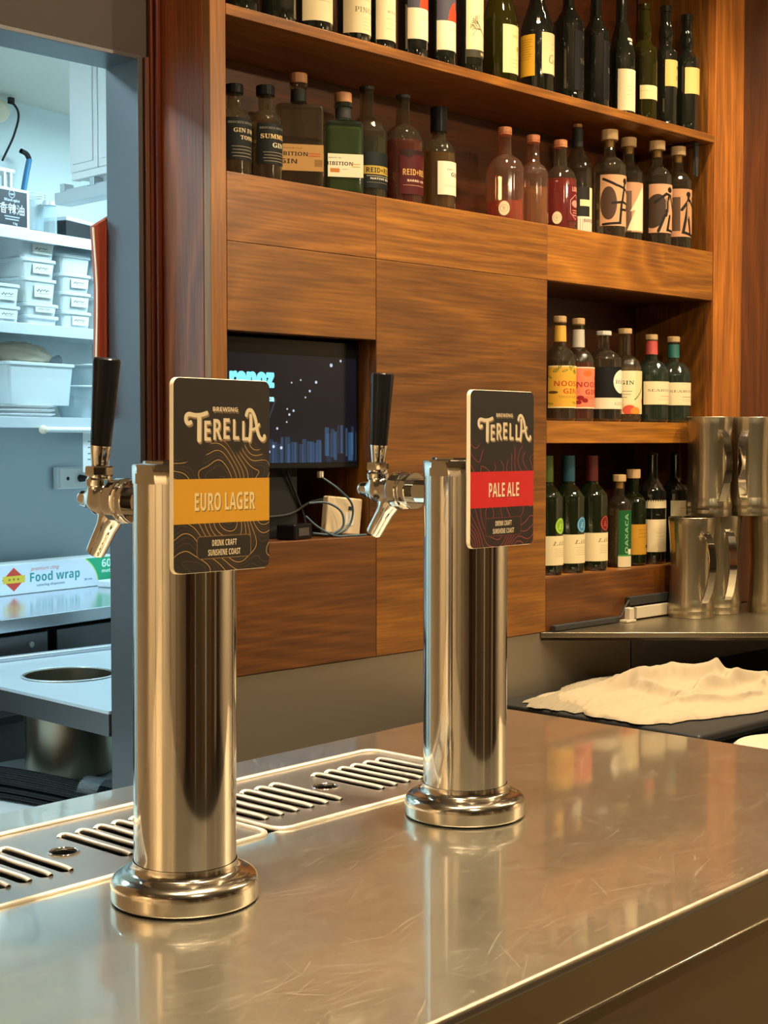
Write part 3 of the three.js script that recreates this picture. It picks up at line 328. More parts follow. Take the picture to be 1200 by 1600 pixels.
// ---------------------------------------------------------------- beer towers
function badgeTexture(main, line, line2, band, title, bandText, offset) {
  const w = 640, h = 964, [c, g] = canvas(w, h), im = g.createImageData(w, h);
  const hgt = (x, y) => 1.25 * noise2(x * 0.95 + offset, y * 1.05 + offset) + 0.30 * noise2(x * 2.1 + 9 + offset, y * 2.1);
  for (let j = 0; j < h; j++) for (let i = 0; i < w; i++) {
    const x = i / w, y = j / w, k = 4 * (j * w + i), e = 1 / w, v = hgt(x, y) * 11;
    const gr = Math.hypot(hgt(x + e, y) * 11 - v, hgt(x, y + e) * 11 - v) + 1e-4, f = v - Math.floor(v), near = Math.min(f, 1 - f) / gr, idx = Math.round(v);
    const start = 0.36 + 0.10 * noise2(x * 2.2 + offset, 3.3), on = Math.max(0, Math.min(1, (j / h - start) * 30));
    const lw = idx % 3 === 0 ? 2.3 : 1.5, t = Math.max(0, Math.min(1, lw - near)) * on, col = idx % 3 === 0 ? line : line2;
    for (let q = 0; q < 3; q++) im.data[k + q] = main[q] + (col[q] - main[q]) * t * (idx % 3 === 0 ? 0.95 : 0.6); im.data[k + 3] = 255;
  }
  g.putImageData(im, 0, 0);
  fill(g, band, 0, 498, w, 222);
  const ink = '#e9d6b2';
  const logo = (dx, dy, col) => {
    g.save(); g.translate(dx, dy); g.fillStyle = g.strokeStyle = col; g.lineCap = 'round'; g.lineJoin = 'round';
    text(g, 'BREWING', 336, 160, 31, col, 'bold sans-serif', 1.2);
    ['E', 'R', 'E', 'L', 'L'].forEach((ch, i) => { g.save(); g.translate(216 + i * 63, 308 + [0, -5, -9, -6, -2][i]); g.scale(0.80, 1.10 + [0, 0.03, 0.05, 0.03, 0][i]); g.font = 'bold 128px sans-serif'; g.textAlign = 'center'; g.fillText(ch, 0, 0); g.restore(); });
    g.lineWidth = 27; g.beginPath(); g.moveTo(164, 184); g.lineTo(163, 304); g.stroke();
    g.lineWidth = 22; g.beginPath(); g.moveTo(212, 170); g.quadraticCurveTo(156, 190, 112, 178); g.quadraticCurveTo(74, 172, 78, 206); g.quadraticCurveTo(84, 232, 108, 218); g.stroke();
    g.lineWidth = 20; g.beginPath(); g.moveTo(478, 176); g.quadraticCurveTo(486, 140, 514, 152); g.quadraticCurveTo(536, 168, 548, 226); g.quadraticCurveTo(560, 296, 592, 300); g.quadraticCurveTo(606, 296, 604, 282); g.stroke();
    g.beginPath(); g.moveTo(508, 178); g.quadraticCurveTo(512, 250, 500, 304); g.stroke(); g.lineWidth = 15; g.beginPath(); g.moveTo(504, 246); g.quadraticCurveTo(536, 256, 566, 222); g.stroke();
    g.restore();
  };
  logo(7, 9, 'rgba(150,122,88,1)'); logo(0, 0, ink);
  g.save(); g.shadowColor = 'rgba(0,0,0,0.45)'; g.shadowOffsetX = 4; g.shadowOffsetY = 5; g.shadowBlur = 3; text(g, bandText, 334, 656, 122, title, 'bold sans-serif', bandText.length > 9 ? 0.56 : 0.60); g.restore();
  g.fillStyle = `rgb(${main})`; g.strokeStyle = `rgb(${line2})`; g.lineWidth = 4; g.beginPath(); g.roundRect(150, 786, 360, 112, 22); g.fill(); g.stroke();
  text(g, 'DRINK CRAFT', 330, 836, 42, ink, 'bold sans-serif', 0.62); text(g, 'SUNSHINE COAST', 330, 884, 42, ink, 'bold sans-serif', 0.62);
  return ctex(c);
}
function tapBody() {                                            // smooth union of capsules in the (z, y) plane
  const caps = [[[-0.052, 0.2940], [-0.085, 0.2935], 0.0085, 0.0090], [[-0.085, 0.2935], [-0.100, 0.2925], 0.0106, 0.0108], [[-0.100, 0.2925], [-0.1215, 0.2945], 0.0095, 0.0070], [[-0.103, 0.294], [-0.103, 0.311], 0.0100, 0.0092], [[-0.078, 0.290], [-0.090, 0.279], 0.0088, 0.0088], [[-0.090, 0.279], [-0.1085, 0.2530], 0.0088, 0.0078]];
  const N = 80, R = 0.044, c = [0, 0.284, -0.090], mc = new MarchingCubes(N, new THREE.MeshBasicMaterial(), false, false, 40000); mc.isolation = 0;
  for (let k = 0; k < N; k++) for (let j = 0; j < N; j++) for (let i = 0; i < N; i++) {
    const p = [i, j, k].map((q, a) => (q - N / 2) / (N / 2) * R + c[a]); let d = 0, sum = 0;
    for (const [a, b, r0, r1] of caps) {
      const ab = [b[0] - a[0], b[1] - a[1]], ap = [p[2] - a[0], p[1] - a[1]], t = Math.max(0, Math.min(1, (ab[0] * ap[0] + ab[1] * ap[1]) / (ab[0] ** 2 + ab[1] ** 2)));
      const q = Math.hypot(ap[0] - ab[0] * t, ap[1] - ab[1] * t, p[0]) - (r0 + (r1 - r0) * t); sum += Math.exp(-q / 0.0013);
    }
    d = -0.0013 * Math.log(sum + 1e-30);
    const cut = ((p[2] + 0.1095) * -0.565 + (p[1] - 0.2535) * -0.825) - 0.0005; d = Math.max(d, cut);   // the spout ends square
    mc.field[k * N * N + j * N + i] = -d * 100;
  }
  mc.update(); const n = mc.count, g = new THREE.BufferGeometry();
  g.setAttribute('position', new THREE.BufferAttribute(mc.positionArray.slice(0, n * 3), 3)); g.setAttribute('normal', new THREE.BufferAttribute(mc.normalArray.slice(0, n * 3), 3));
  g.scale(R, R, R); g.translate(...c); const m = mergeVertices(g.deleteAttribute('normal') && g, 1e-6); m.computeVertexNormals(); return m;
}
const tapGeo = tapBody();
function alongZ(g, y, z) { return T(g.rotateX(-Math.PI / 2), 0, y, z); }           // a lathe lying along -z
function tower(label, u, badgeTex, tilt, lean, dz) {
  const p = cp(u, 0, 0), o = thing('beer_tower', label, 'beer tower', p, CA, 'steel beer towers on the counter'), R = 0.038, H = 0.3235;
  part('gasket', lathe([[0, 0], [0.0535, 0], [0.0535, 0.0016], [0, 0.0016]], 64), M.rubber, o);
  part('base_flange', fineLathe([[0, 0.0016], [0.0545, 0.0016, 1], [0.0550, 0.003, 1], [0.0552, 0.0118, 1], [0.0546, 0.0152], [0.0525, 0.0185], [0.0485, 0.0208], [0.0440, 0.0220, 1], [0.0410, 0.0232], [0.0392, 0.0262], [0.0386, 0.0300]], 128), M.flange, o);
  part('column', lathe([[R, 0.020], [R, H - 0.014]], 96), M.mirror, o);
  const cap = part('top_cap', smoothLathe([[R + 0.0006, H - 0.0142, 1], [R + 0.0008, H - 0.002, 1], [R, H - 0.0004], [R - 0.0015, H, 1], [R - 0.007, H + 0.0006, 1], [R - 0.0075, H + 0.0022, 1], [0.020, H + 0.0030], [0, H + 0.0034]], 96), M.mirror, o);
  void cap;
  const zc = -0.0665;
  part('tap_collar', merge(alongZ(toCreasedNormals(lathe([[0.0105, 0], [0.0168, 0], [0.0172, 0.001], [0.0172, 0.0035], [0.0150, 0.0045], [0.0150, 0.0105], [0.0172, 0.0115], [0.0176, 0.0125], [0.0176, 0.0225], [0.0165, 0.0245], [0.0105, 0.0250]], 48), 0.4), 0.2940, -0.0560),
    alongZ(toCreasedNormals(lathe([[0.0118, 0], [0.0118, 0.026]], 32), 0.4), 0.2940, -0.034)), M.chrome, o).position.z = dz;
  part('tap_body', tapGeo, M.chrome, o).position.z = dz;
  const y0 = 0.309, z0 = -0.1035;
  part('bonnet_nut', T(toCreasedNormals(lathe([[0, 0], [0.0094, 0], [0.0104, 0.0015], [0.0106, 0.006], [0.0095, 0.0075], [0.0092, 0.0085], [0, 0.0085]], 40), 0.4), 0, 0.3035, z0 + dz), M.chrome, o);
  part('lever_nut', T(toCreasedNormals(lathe([[0, 0], [0.0102, 0], [0.0108, 0.001], [0.0108, 0.0068], [0.0100, 0.0080], [0, 0.0080]], 6), 0.2), 0, 0.3125, z0 + dz), M.chrome, o);
  const lev = new THREE.Group(); lev.position.set(0, 0.3195, z0 + dz); lev.rotation.x = lean; lev.name = 'tap_lever'; o.add(lev);
  part('ferrule', toCreasedNormals(lathe([[0, 0], [0.0062, 0], [0.0064, 0.0015], [0.0083, 0.0165], [0.0082, 0.0172], [0, 0.0172]], 40), 0.4), M.chrome, lev);
  part('handle', toCreasedNormals(lathe([[0, 0.0172], [0.0079, 0.0172], [0.0081, 0.0185], [0.0108, 0.0825], [0.0105, 0.0845], [0.0094, 0.0855], [0, 0.0855]], 22), 0.5), M.black, lev);
  const bs = rrect(-0.0455, 0.2475, 0.0455, 0.3845, 0.0055), bg = new THREE.ExtrudeGeometry(bs, { depth: 0.0036, bevelEnabled: true, bevelSize: 0.0003, bevelThickness: 0.0003, bevelSegments: 1, curveSegments: 10 }); T(bg, -0.0005, 0, R + 0.0005);
  const board = part('tap_badge', bg, M.cream, o), pg = new THREE.ShapeGeometry(rrect(-0.0455, 0.2475, 0.0455, 0.3845, 0.0055), 10), uv = pg.attributes.uv;
  for (let i = 0; i < uv.count; i++) uv.setXY(i, (uv.getX(i) + 0.0455) / 0.091, (uv.getY(i) - 0.2475) / 0.137);
  part('badge_print', T(pg, -0.0005, 0, R + 0.0046), std(0xffffff, 0.5, 0, { map: badgeTex }), board);
  if (tilt) o.rotateOnWorldAxis(new THREE.Vector3(Math.SQRT1_2, 0, -Math.SQRT1_2), tilt);
  return o;
}
tower('polished beer tower with the yellow EURO LAGER badge and black tap handle', 0, badgeTexture([38, 30, 25], [205, 160, 88], [136, 100, 54], '#d89c24', '#ead19c', 'EURO LAGER', 2.3), 0.006, 0.12, 0);
tower('polished beer tower with the red PALE ALE badge and black tap handle', 0.331, badgeTexture([28, 20, 18], [180, 66, 70], [110, 36, 42], '#d0161c', '#f0dcb8', 'PALE ALE', 7.9), 0, 0.075, -0.004);

// ---------------------------------------------------------------- back-bar cabinet
const ZF = -2.2;
{
  const o = thing('back_bar_cabinet', 'built-in wooden back-bar cabinet with bottle shelves, plain panels and a screen niche', 'cabinet', [0, 0, 0]);
  const B = (name, x0, x1, y0, y1, z0, z1, m, grain = 'h', r = 0.0015) => part(name, planar(span(x0, x1, y0, y1, z0, z1, r), grain, rnd() * 2, rnd() * 2), m, o);
  B('stile', 1.737, 1.775, 0.932, 2.9, ZF - 0.022, ZF, W.edge, 'v');
  B('side_panel', 1.7365, 1.758, 0.932, 2.9, -2.469, ZF - 0.0225, W.red, 'v');
  B('moulding', 1.7145, 1.7225, 0.932, 2.9, -2.3685, -2.357, W.bead, 'v', 0.003);
  B('moulding', 1.7235, 1.7355, 0.932, 2.9, -2.3685, -2.350, W.bead, 'v', 0.004);
  B('stile', 3.469, 3.612, 0.932, 2.9, ZF - 0.022, ZF + 0.003, W.post, 'v');
  B('stile', 3.614, 4.4, 0.932, 2.9, ZF - 0.03, ZF - 0.008, W.inner, 'v');
  B('side_panel', 3.4695, 3.49, 0.932, 2.9, -2.455, ZF - 0.0225, W.panel, 'v');
  B('back_board', 1.7585, 3.469, 0.932, 2.9, -2.468, -2.4565, W.inner, 'h');
  B('shelf', 1.7755, 3.4685, 2.2005, 2.2215, -2.455, ZF, W.edge);
  B('bottle_ledge', 1.7755, 3.4685, 1.886, 1.9055, -2.455, ZF - 0.0235, W.panel);
  B('rail', 1.7755, 2.1765, 1.7745, 1.906, ZF - 0.022, ZF, W.rail); B('rail', 2.1775, 2.7505, 1.7745, 1.906, ZF - 0.022, ZF, W.golden); B('rail', 2.751, 3.4685, 1.7745, 1.906, ZF - 0.022, ZF, W.rail);
  B('panel', 1.7755, 2.1765, 1.604, 1.774, ZF - 0.022, ZF, W.panel); B('panel', 2.1775, 2.7505, 0.932, 1.774, ZF - 0.022, ZF, W.panel);
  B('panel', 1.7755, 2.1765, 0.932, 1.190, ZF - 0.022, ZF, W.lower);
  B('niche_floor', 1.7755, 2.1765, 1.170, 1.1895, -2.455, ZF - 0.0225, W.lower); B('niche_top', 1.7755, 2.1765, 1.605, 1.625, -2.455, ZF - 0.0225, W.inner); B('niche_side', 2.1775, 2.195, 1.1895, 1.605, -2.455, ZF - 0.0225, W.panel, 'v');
  B('niche_side', 2.734, 2.7505, 0.932, 1.774, -2.455, ZF - 0.0225, W.panel, 'v');
  B('niche_top', 2.752, 3.4685, 1.7745, 1.790, -2.455, ZF - 0.0225, W.inner);
  B('shelf', 2.7515, 3.4685, 1.386, 1.440, -2.455, ZF, W.golden); B('shelf', 2.7515, 3.4685, 1.046, 1.062, -2.455, ZF - 0.0225, W.edge);
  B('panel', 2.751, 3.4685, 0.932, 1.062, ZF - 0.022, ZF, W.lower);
  for (const x of [3.42]) part('shelf_bracket', merge(box(0.016, 0.09, 0.004, x, 2.154, -2.228, 0.001), box(0.016, 0.004, 0.10, x, 2.198, -2.276, 0.001), new THREE.ExtrudeGeometry(new THREE.Shape([[-0.01, 0.045], [0.01, 0.045], [0.005, -0.045], [-0.005, -0.045]].map((q) => new THREE.Vector2(...q))), { depth: 0.004, bevelEnabled: false }).translate(x, 2.152, -2.226)), M.blackMatt, o);
}
solo('splashback', 'dull stainless splashback under the wooden cabinet', 'splashback', span(1.75, 3.105, 0.02, 0.931, -2.215, -2.203, 0.001), M.splash);
solo('splashback', 'dark panel put in for the shadowed hollow beneath the jug shelf', 'splashback', span(3.11, 4.4, 0.02, 0.911, -2.215, -2.203, 0.001), M.darkSteel);  // dark sheet standing for the shaded open space under the shelf

// ---------------------------------------------------------------- bottles
// all bottles of one spec: body profile, liquid, labels, stopper
const WINE = { bordeaux: (R, H) => [[0, 0.002], [R - 0.004, 0, 1], [R, 0.006, 1], [R, H * 0.60], [R * 0.98, H * 0.645], [R * 0.72, H * 0.705], [0.0165, H * 0.76], [0.0145, H * 0.80, 1], [0.0138, H * 0.96, 1], [0.0152, H * 0.962, 1], [0.0152, H * 0.985, 1], [0.013, H, 1], [0, H]],
  burgundy: (R, H) => [[0, 0.002], [R - 0.004, 0, 1], [R, 0.006, 1], [R, H * 0.46, 1], [R * 0.93, H * 0.54], [R * 0.66, H * 0.66], [R * 0.42, H * 0.76], [0.0148, H * 0.84], [0.014, H * 0.96, 1], [0.0155, H * 0.962, 1], [0.0155, H * 0.985, 1], [0.013, H, 1], [0, H]],
  gin: (R, H) => [[0, 0.003], [R - 0.006, 0, 1], [R, 0.007, 1], [R, H * 0.66], [R * 0.93, H * 0.73], [R * 0.70, H * 0.785], [0.42 * R, H * 0.82], [0.0145, H * 0.845, 1], [0.0138, H * 0.985, 1], [0.0165, H * 0.987, 1], [0.0165, H, 1], [0.011, H, 1]],
  round: (R, H) => [[0, 0.003], [R - 0.006, 0, 1], [R, 0.008, 1], [R, H * 0.56], [R * 0.96, H * 0.625], [R * 0.80, H * 0.69], [R * 0.52, H * 0.735], [0.016, H * 0.755, 1], [0.0145, H * 0.985, 1], [0.0165, H * 0.987, 1], [0.0165, H, 1], [0.011, H, 1]],
  tall: (R, H) => [[0, 0.003], [R - 0.005, 0, 1], [R, 0.007, 1], [R, H * 0.60], [R * 0.94, H * 0.66], [R * 0.68, H * 0.74], [R * 0.44, H * 0.80], [0.0125, H * 0.86, 1], [0.0118, H * 0.985, 1], [0.014, H * 0.987, 1], [0.014, H, 1], [0.009, H, 1]],
  port: (R, H) => [[0, 0.002], [R - 0.004, 0, 1], [R, 0.006, 1], [R, H * 0.58], [R * 0.96, H * 0.62], [R * 0.62, H * 0.675], [0.0175, H * 0.70], [0.0195, H * 0.77], [0.0175, H * 0.83], [0.0145, H * 0.87, 1], [0.0142, H * 0.95, 1], [0.0165, H * 0.955, 1], [0.0165, H, 1], [0, H]] };
function bottle(name, label, group, [x, y, z], o) {
  const t = thing(name, label, 'bottle', [x, y, z], o.turn || 0, group), prof = WINE[o.kind](o.R, o.H);
  part('glass', smoothLathe(prof, 36, 5), o.glass, t);
  if (o.fill) {                                                  // the drink, a little inside the glass
    const top = o.fillTo * o.H, inner = smoothedProfile(prof).filter(([r, yy]) => yy < top && yy > 0.006).map(([r, yy]) => [Math.max(0.002, r - 0.0028), yy]);
    const last = inner[inner.length - 1]; part('drink', toCreasedNormals(lathe([[0, 0.009], [inner[0][0] - 0.002, 0.009], ...inner.filter((q) => q[1] > 0.012), [last[0], top], [0, top]], 32), 0.6), o.fill, t);
  }
  for (const l of o.labels || []) part('label', l.oval ? ovalLabel(o.R, l.y, l.w, l.h, l.mid ?? 0, l.c) : wrapLabel(l.r ?? o.R, l.y0, l.y1, l.w ?? 2.4, l.mid ?? 0, l.c, l.r1), labelMat, t);
  if (o.cap) { const [r, h, m, d = 0] = o.cap; part('stopper', T(toCreasedNormals(lathe([[0, 0], [r - 0.0008, 0], [r, 0.001], [r, h - 0.0015], [r - 0.0015, h], [0, h]], 28), 0.5), 0, o.H - d, 0), m, t); }
  if (o.cork) part('cork', T(new THREE.CylinderGeometry(0.0105, 0.0095, 0.022, 20), 0, o.H - 0.011, 0), M.cork, t);
  if (o.collar) { const [h0, h1, m, r = 0.0152] = o.collar; part('neck_sleeve', T(new THREE.CylinderGeometry(r, r + 0.0008, (h1 - h0) * o.H, 24), 0, (h0 + h1) / 2 * o.H, 0), m, t); }
  return t;
}
function smoothedProfile(pts) {
  const out = []; let run = [];
  const flush = () => { if (run.length > 2) out.push(...new THREE.SplineCurve(run.map(([r, y]) => new THREE.Vector2(r, y))).getPoints((run.length - 1) * 5).map((v) => [v.x, v.y])); else out.push(...run.map(([r, y]) => [r, y])); };
  pts.forEach((p, i) => { run.push(p); if (p[2] && i) { flush(); out.pop(); run = [p]; } }); flush(); return out;
}
{
  const up = 2.2215, mid = 1.9055, s3 = 1.44, s4 = 1.062, gw = 'wine bottles on the top shelf', gg = 'spirit bottles on the middle shelf', gn = 'spirit bottles on the small right-hand shelf', gl = 'bottles in the low right-hand niche';
  const wine = (label, x, z, o) => bottle('wine_bottle', label, gw, [x, up, z], { kind: 'bordeaux', H: 0.305, glass: M.wineGlass, ...o });
  wine('dark wine bottle at the left end of the top shelf, only its foot showing', 1.857, -2.258, { R: 0.0364, labels: [{ y0: 0.085, y1: 0.165, c: C.cream, mid: 0.1 }] });
  wine('dark wine bottle second from the left end of the top shelf', 1.956, -2.258, { R: 0.037, labels: [{ y0: 0.085, y1: 0.165, c: C.cream2, mid: 0.2 }] });
  wine('dark wine bottle with plain cream label left of the PINOT bottle', 2.053, -2.258, { R: 0.039, labels: [{ y0: 0.024, y1: 0.13, c: C.cream, w: 2.5, mid: -0.1 }] });
  wine('dark wine bottle whose cream label reads PINOT', 2.166, -2.258, { R: 0.0371, labels: [{ y0: 0.022, y1: 0.135, c: C.pinot, w: 2.5, mid: -0.1 }] });
  wine('dark wine bottle with cream label just right of the PINOT bottle', 2.256, -2.270, { R: 0.0346, labels: [{ y0: 0.028, y1: 0.13, c: C.cream2, w: 2.2, mid: 0.1 }] });
  wine('wine bottle with orange-red picture label, left one of two alike', 2.350, -2.262, { R: 0.0345, labels: [{ y0: 0.046, y1: 0.165, c: C.orange, w: 2.2, mid: 0.0 }] });
  wine('wine bottle with orange-red picture label, right one of two alike', 2.443, -2.262, { R: 0.0331, labels: [{ y0: 0.04, y1: 0.155, c: C.orange, w: 2.2, mid: 0.0 }] });
  wine('wine bottle with a drawn black tree on its cream label', 2.547, -2.270, { R: 0.0325, labels: [{ y0: 0.045, y1: 0.19, c: C.tree, w: 2.3, mid: 0.1 }] });
  wine('sloping green-gold wine bottle with pale chateau label', 2.650, -2.265, { kind: 'burgundy', R: 0.0425, glass: M.glassYellow, fill: L.dark, fillTo: 0.5, labels: [{ y0: 0.025, y1: 0.136, c: C.chateau, w: 1.5, mid: 0.05 }] });
  wine('dark amber wine bottle with yellow back label and script front label', 2.787, -2.265, { kind: 'burgundy', R: 0.0415, labels: [{ y0: 0.048, y1: 0.145, c: C.script, w: 1.5, mid: 0.15 }, { y0: 0.042, y1: 0.14, c: C.yellow, w: 1.1, mid: -1.55 }] });
  wine('black wine bottle with engraved silver Vintage lettering, left of a pair', 2.910, -2.265, { R: 0.038, labels: [{ y0: 0.03, y1: 0.175, c: C.engraved, w: 1.7, mid: 0.35 }] });
  wine('black wine bottle with engraved silver Vintage lettering, right of a pair', 3.027, -2.270, { R: 0.035, labels: [{ y0: 0.03, y1: 0.175, c: C.engraved, w: 1.7, mid: 0.55 }] });
  wine('sloping black wine bottle with white label and white neck patch', 3.125, -2.262, { kind: 'burgundy', R: 0.0365, H: 0.32, labels: [{ y0: 0.014, y1: 0.119, c: C.cream, w: 2.1, mid: -0.1 }, { y0: 0.165, y1: 0.20, r: 0.0335, r1: 0.027, c: C.neckWhite, w: 1.2, mid: 0.3 }] });
  wine('wine bottle with glowing yellow-green shoulders and narrow cream band label', 3.238, -2.270, { kind: 'port', R: 0.0345, H: 0.315, glass: M.glassYellow, fill: L.dark, fillTo: 0.56, labels: [{ y0: 0.063, y1: 0.099, c: C.band, w: 2.3, mid: -0.1 }] });
  wine('slim dark bottle with tan label numbered 12, left of a pair', 3.352, -2.280, { kind: 'port', R: 0.0315, H: 0.335, labels: [{ y0: 0.118, y1: 0.188, c: C.twelve, w: 2.1, mid: 0.05 }] });
  wine('slim dark bottle with tan label at the right end of the top shelf', 3.430, -2.265, { kind: 'port', R: 0.0345, H: 0.325, labels: [{ y0: 0.108, y1: 0.178, c: C.twelve2, w: 2.1, mid: -0.05 }] });

  const gin = (label, x, z, o) => bottle('gin_bottle', label, gg, [x, mid, z], { kind: 'gin', glass: M.glass, ...o });
  gin('clear bottle whose black label reads GIN and TONIC, half behind the stile', 1.852, -2.270, { R: 0.0335, H: 0.172, kind: 'gin', fill: L.clear, fillTo: 0.6, cap: [0.0185, 0.018, M.black, 0.003], labels: [{ y0: 0.035, y1: 0.118, c: C.ginTonic, w: 2.3, mid: -0.1 }] });
  gin('clear bottle whose black label reads SUMMER GIN', 1.924, -2.260, { R: 0.0335, H: 0.178, fill: L.clear, fillTo: 0.6, cap: [0.0190, 0.020, M.black, 0.003], labels: [{ y0: 0.035, y1: 0.116, c: C.summer, w: 2.3, mid: -0.1 }] });
  // two flat flasks
  const flask = (label, x, z, w, d, H, turn, glass, fillM, fillTo, c, y0, y1, capM) => {
    const t = thing('gin_flask', label, 'bottle', [x, mid, z], turn, gg), sh = 0.80 * H;
    const body = (inset, top, bottom) => { const s = rrect(-w / 2 + inset, -d / 2 + inset, w / 2 - inset, d / 2 - inset, 0.014 - inset); const g = new THREE.ExtrudeGeometry(s, { depth: top - bottom - 0.014, bevelEnabled: true, bevelSize: 0.007, bevelThickness: 0.007, bevelOffset: -0.007, bevelSegments: 5, curveSegments: 8 }); g.rotateX(-Math.PI / 2); g.translate(0, bottom + 0.007, 0); return g; };
    part('glass', body(0, sh, 0), glass, t); part('drink', body(0.004, sh * fillTo, 0.006), fillM, t);
    part('neck', smoothLathe([[0.030, sh - 0.001], [0.019, sh + 0.003], [0.0160, sh + 0.010], [0.0155, H - 0.010, 1], [0.0195, H - 0.009, 1], [0.0195, H, 1], [0.012, H, 1]], 32), glass, t);
    part('stopper', T(toCreasedNormals(lathe([[0, 0], [0.0175, 0], [0.0185, 0.001], [0.0185, 0.0195], [0.017, 0.021], [0, 0.021]], 28), 0.5), 0, H, 0), capM, t);
    part('neck_sleeve', T(new THREE.CylinderGeometry(0.0163, 0.0168, (H - sh) * 0.55, 24, 1, true), 0, sh + (H - sh) * 0.45, 0), M.blackMatt, t);
    const lg = new THREE.PlaneGeometry(w - 0.006, y1 - y0); lg.translate(0, (y0 + y1) / 2, d / 2 + 0.0007); part('label', remap(lg, c), labelMat, t);
    return t;
  };
  flask('large square-shouldered flask with tan PROHIBITION GIN label', 2.035, -2.285, 0.100, 0.055, 0.222, -0.55, M.glass, L.clear, 0.62, C.prohib, 0.040, 0.094, M.corkDark);
  flask('greenish square flask with white PROHIBITION label', 2.140, -2.262, 0.082, 0.05, 0.196, -0.55, M.glassGreen, L.olive, 0.93, C.prohib2, 0.038, 0.086, M.corkDark);
  gin('round-shouldered bottle whose black label has yellow REID+REID band', 2.237, -2.290, { kind: 'round', R: 0.0445, H: 0.246, fill: L.green, fillTo: 0.56, cap: [0.0165, 0.008, M.blackMatt, 0.002], labels: [{ y0: 0.028, y1: 0.105, c: C.reid, w: 2.0, mid: 0.05 }] });
  gin('round-shouldered bottle of dark red gin lettered REID+REID', 2.331, -2.272, { kind: 'round', R: 0.0445, H: 0.240, fill: L.deep, fillTo: 0.60, cap: [0.0165, 0.008, M.blackMatt, 0.002], labels: [{ y0: 0.024, y1: 0.12, c: C.reidRed, w: 1.9, mid: 0.0 }] });
  gin('bottle of straw-coloured gin with square white label and black cap', 2.432, -2.258, { kind: 'round', R: 0.0385, H: 0.215, fill: L.straw, fillTo: 0.60, cap: [0.0195, 0.056, M.black, 0.038], labels: [{ y0: 0.034, y1: 0.108, c: C.ginWhite, w: 2.0, mid: 0.12 }] });
  gin('wide ribbed bottle with a little pink gin and copper cap', 2.678, -2.272, { kind: 'round', R: 0.0455, H: 0.216, glass: M.glassPink, fill: L.pink, fillTo: 0.24, cap: [0.0165, 0.018, M.copper, 0.006], labels: [{ oval: 1, y: 0.032, w: 0.026, h: 0.034, mid: -0.9, c: C.seal }] });
  gin('ribbed bottle half full of amber-pink gin beside the wide one', 2.787, -2.275, { kind: 'round', R: 0.0375, H: 0.214, glass: M.glassPink, fill: L.straw, fillTo: 0.46, cap: [0.0165, 0.018, M.copper, 0.006] });
  gin('bottle of bright red gin with white hexagon emblem and copper cap', 2.872, -2.258, { kind: 'round', R: 0.0395, H: 0.212, fill: L.red, fillTo: 0.60, cap: [0.0165, 0.018, M.copper, 0.006], labels: [{ y0: 0.023, y1: 0.111, c: C.love, w: 1.35, mid: 0.25 }, { oval: 1, y: 0.03, w: 0.024, h: 0.03, mid: -1.1, c: C.seal }] });
  gin('tall ribbed bottle with black neck and white cross-shaped label', 2.995, -2.300, { kind: 'tall', R: 0.0365, H: 0.280, fill: L.straw, fillTo: 0.42, cap: [0.0115, 0.010, M.corkDark, 0.002], collar: [0.82, 0.985, M.blackMatt, 0.0135], labels: [{ y0: 0.006, y1: 0.125, c: C.cross, w: 2.0, mid: 0.1 }] });
  const dancer = { kind: 'gin', fill: L.clear, fillTo: 0.66, cork: 1 };
  gin('cork-stoppered bottle with pink label of a leaping dancer', 3.079, -2.262, { ...dancer, R: 0.0425, H: 0.258, cap: [0.0215, 0.026, M.cork, 0.004], labels: [{ y0: 0.032, y1: 0.161, c: C.dance, w: 2.5, mid: -0.25 }] });
  gin('cork-stoppered bottle with pink label of a pale gown', 3.201, -2.290, { ...dancer, R: 0.0375, H: 0.262, cap: [0.0205, 0.024, M.cork, 0.004], labels: [{ y0: 0.032, y1: 0.161, c: C.gown, w: 2.4, mid: -0.25 }] });
  gin('cork-stoppered bottle with pink label of a striding striped figure', 3.290, -2.262, { ...dancer, R: 0.040, H: 0.262, cap: [0.0215, 0.024, M.cork, 0.004], labels: [{ y0: 0.036, y1: 0.164, c: C.figure, w: 2.5, mid: -0.25 }] });
  gin('cork-stoppered bottle with pink label of a standing figure, by the bracket', 3.392, -2.264, { ...dancer, R: 0.0375, H: 0.262, cap: [0.0205, 0.024, M.cork, 0.004], labels: [{ y0: 0.036, y1: 0.164, c: C.figure2, w: 2.5, mid: -0.3 }] });

  const nook = (label, x, z, o) => bottle('gin_bottle', label, gn, [x, s3, z], { kind: 'round', glass: M.glass, ...o });
  nook('clear bottle with yellow NOOSA GIN label and yellow neck', 2.886, -2.268, { R: 0.041, H: 0.247, kind: 'round', fill: L.clear, fillTo: 0.6, cap: [0.0165, 0.017, M.cork, 0.003], collar: [0.80, 0.96, std(lin(0.75, 0.42, 0.06), 0.5), 0.0158], labels: [{ y0: 0.033, y1: 0.137, c: C.noosa, w: 2.6, mid: -0.35 }] });
  nook('bottle with pink NOOSA GIN label and white neck', 2.970, -2.275, { R: 0.0415, H: 0.247, fill: L.deep, fillTo: 0.6, cap: [0.0165, 0.017, M.cork, 0.003], collar: [0.76, 0.94, std(lin(0.6, 0.55, 0.46), 0.5), 0.0158], labels: [{ y0: 0.033, y1: 0.137, c: C.noosaPink, w: 2.6, mid: -0.25 }] });
  nook('dark flat-shouldered ink GIN bottle with white oval', 3.060, -2.262, { R: 0.0465, H: 0.224, kind: 'gin', fill: L.dark, fillTo: 0.6, cap: [0.0195, 0.011, M.paper, 0.002], labels: [{ y0: 0.033, y1: 0.140, c: C.ink, w: 2.6, mid: -0.25 }] });
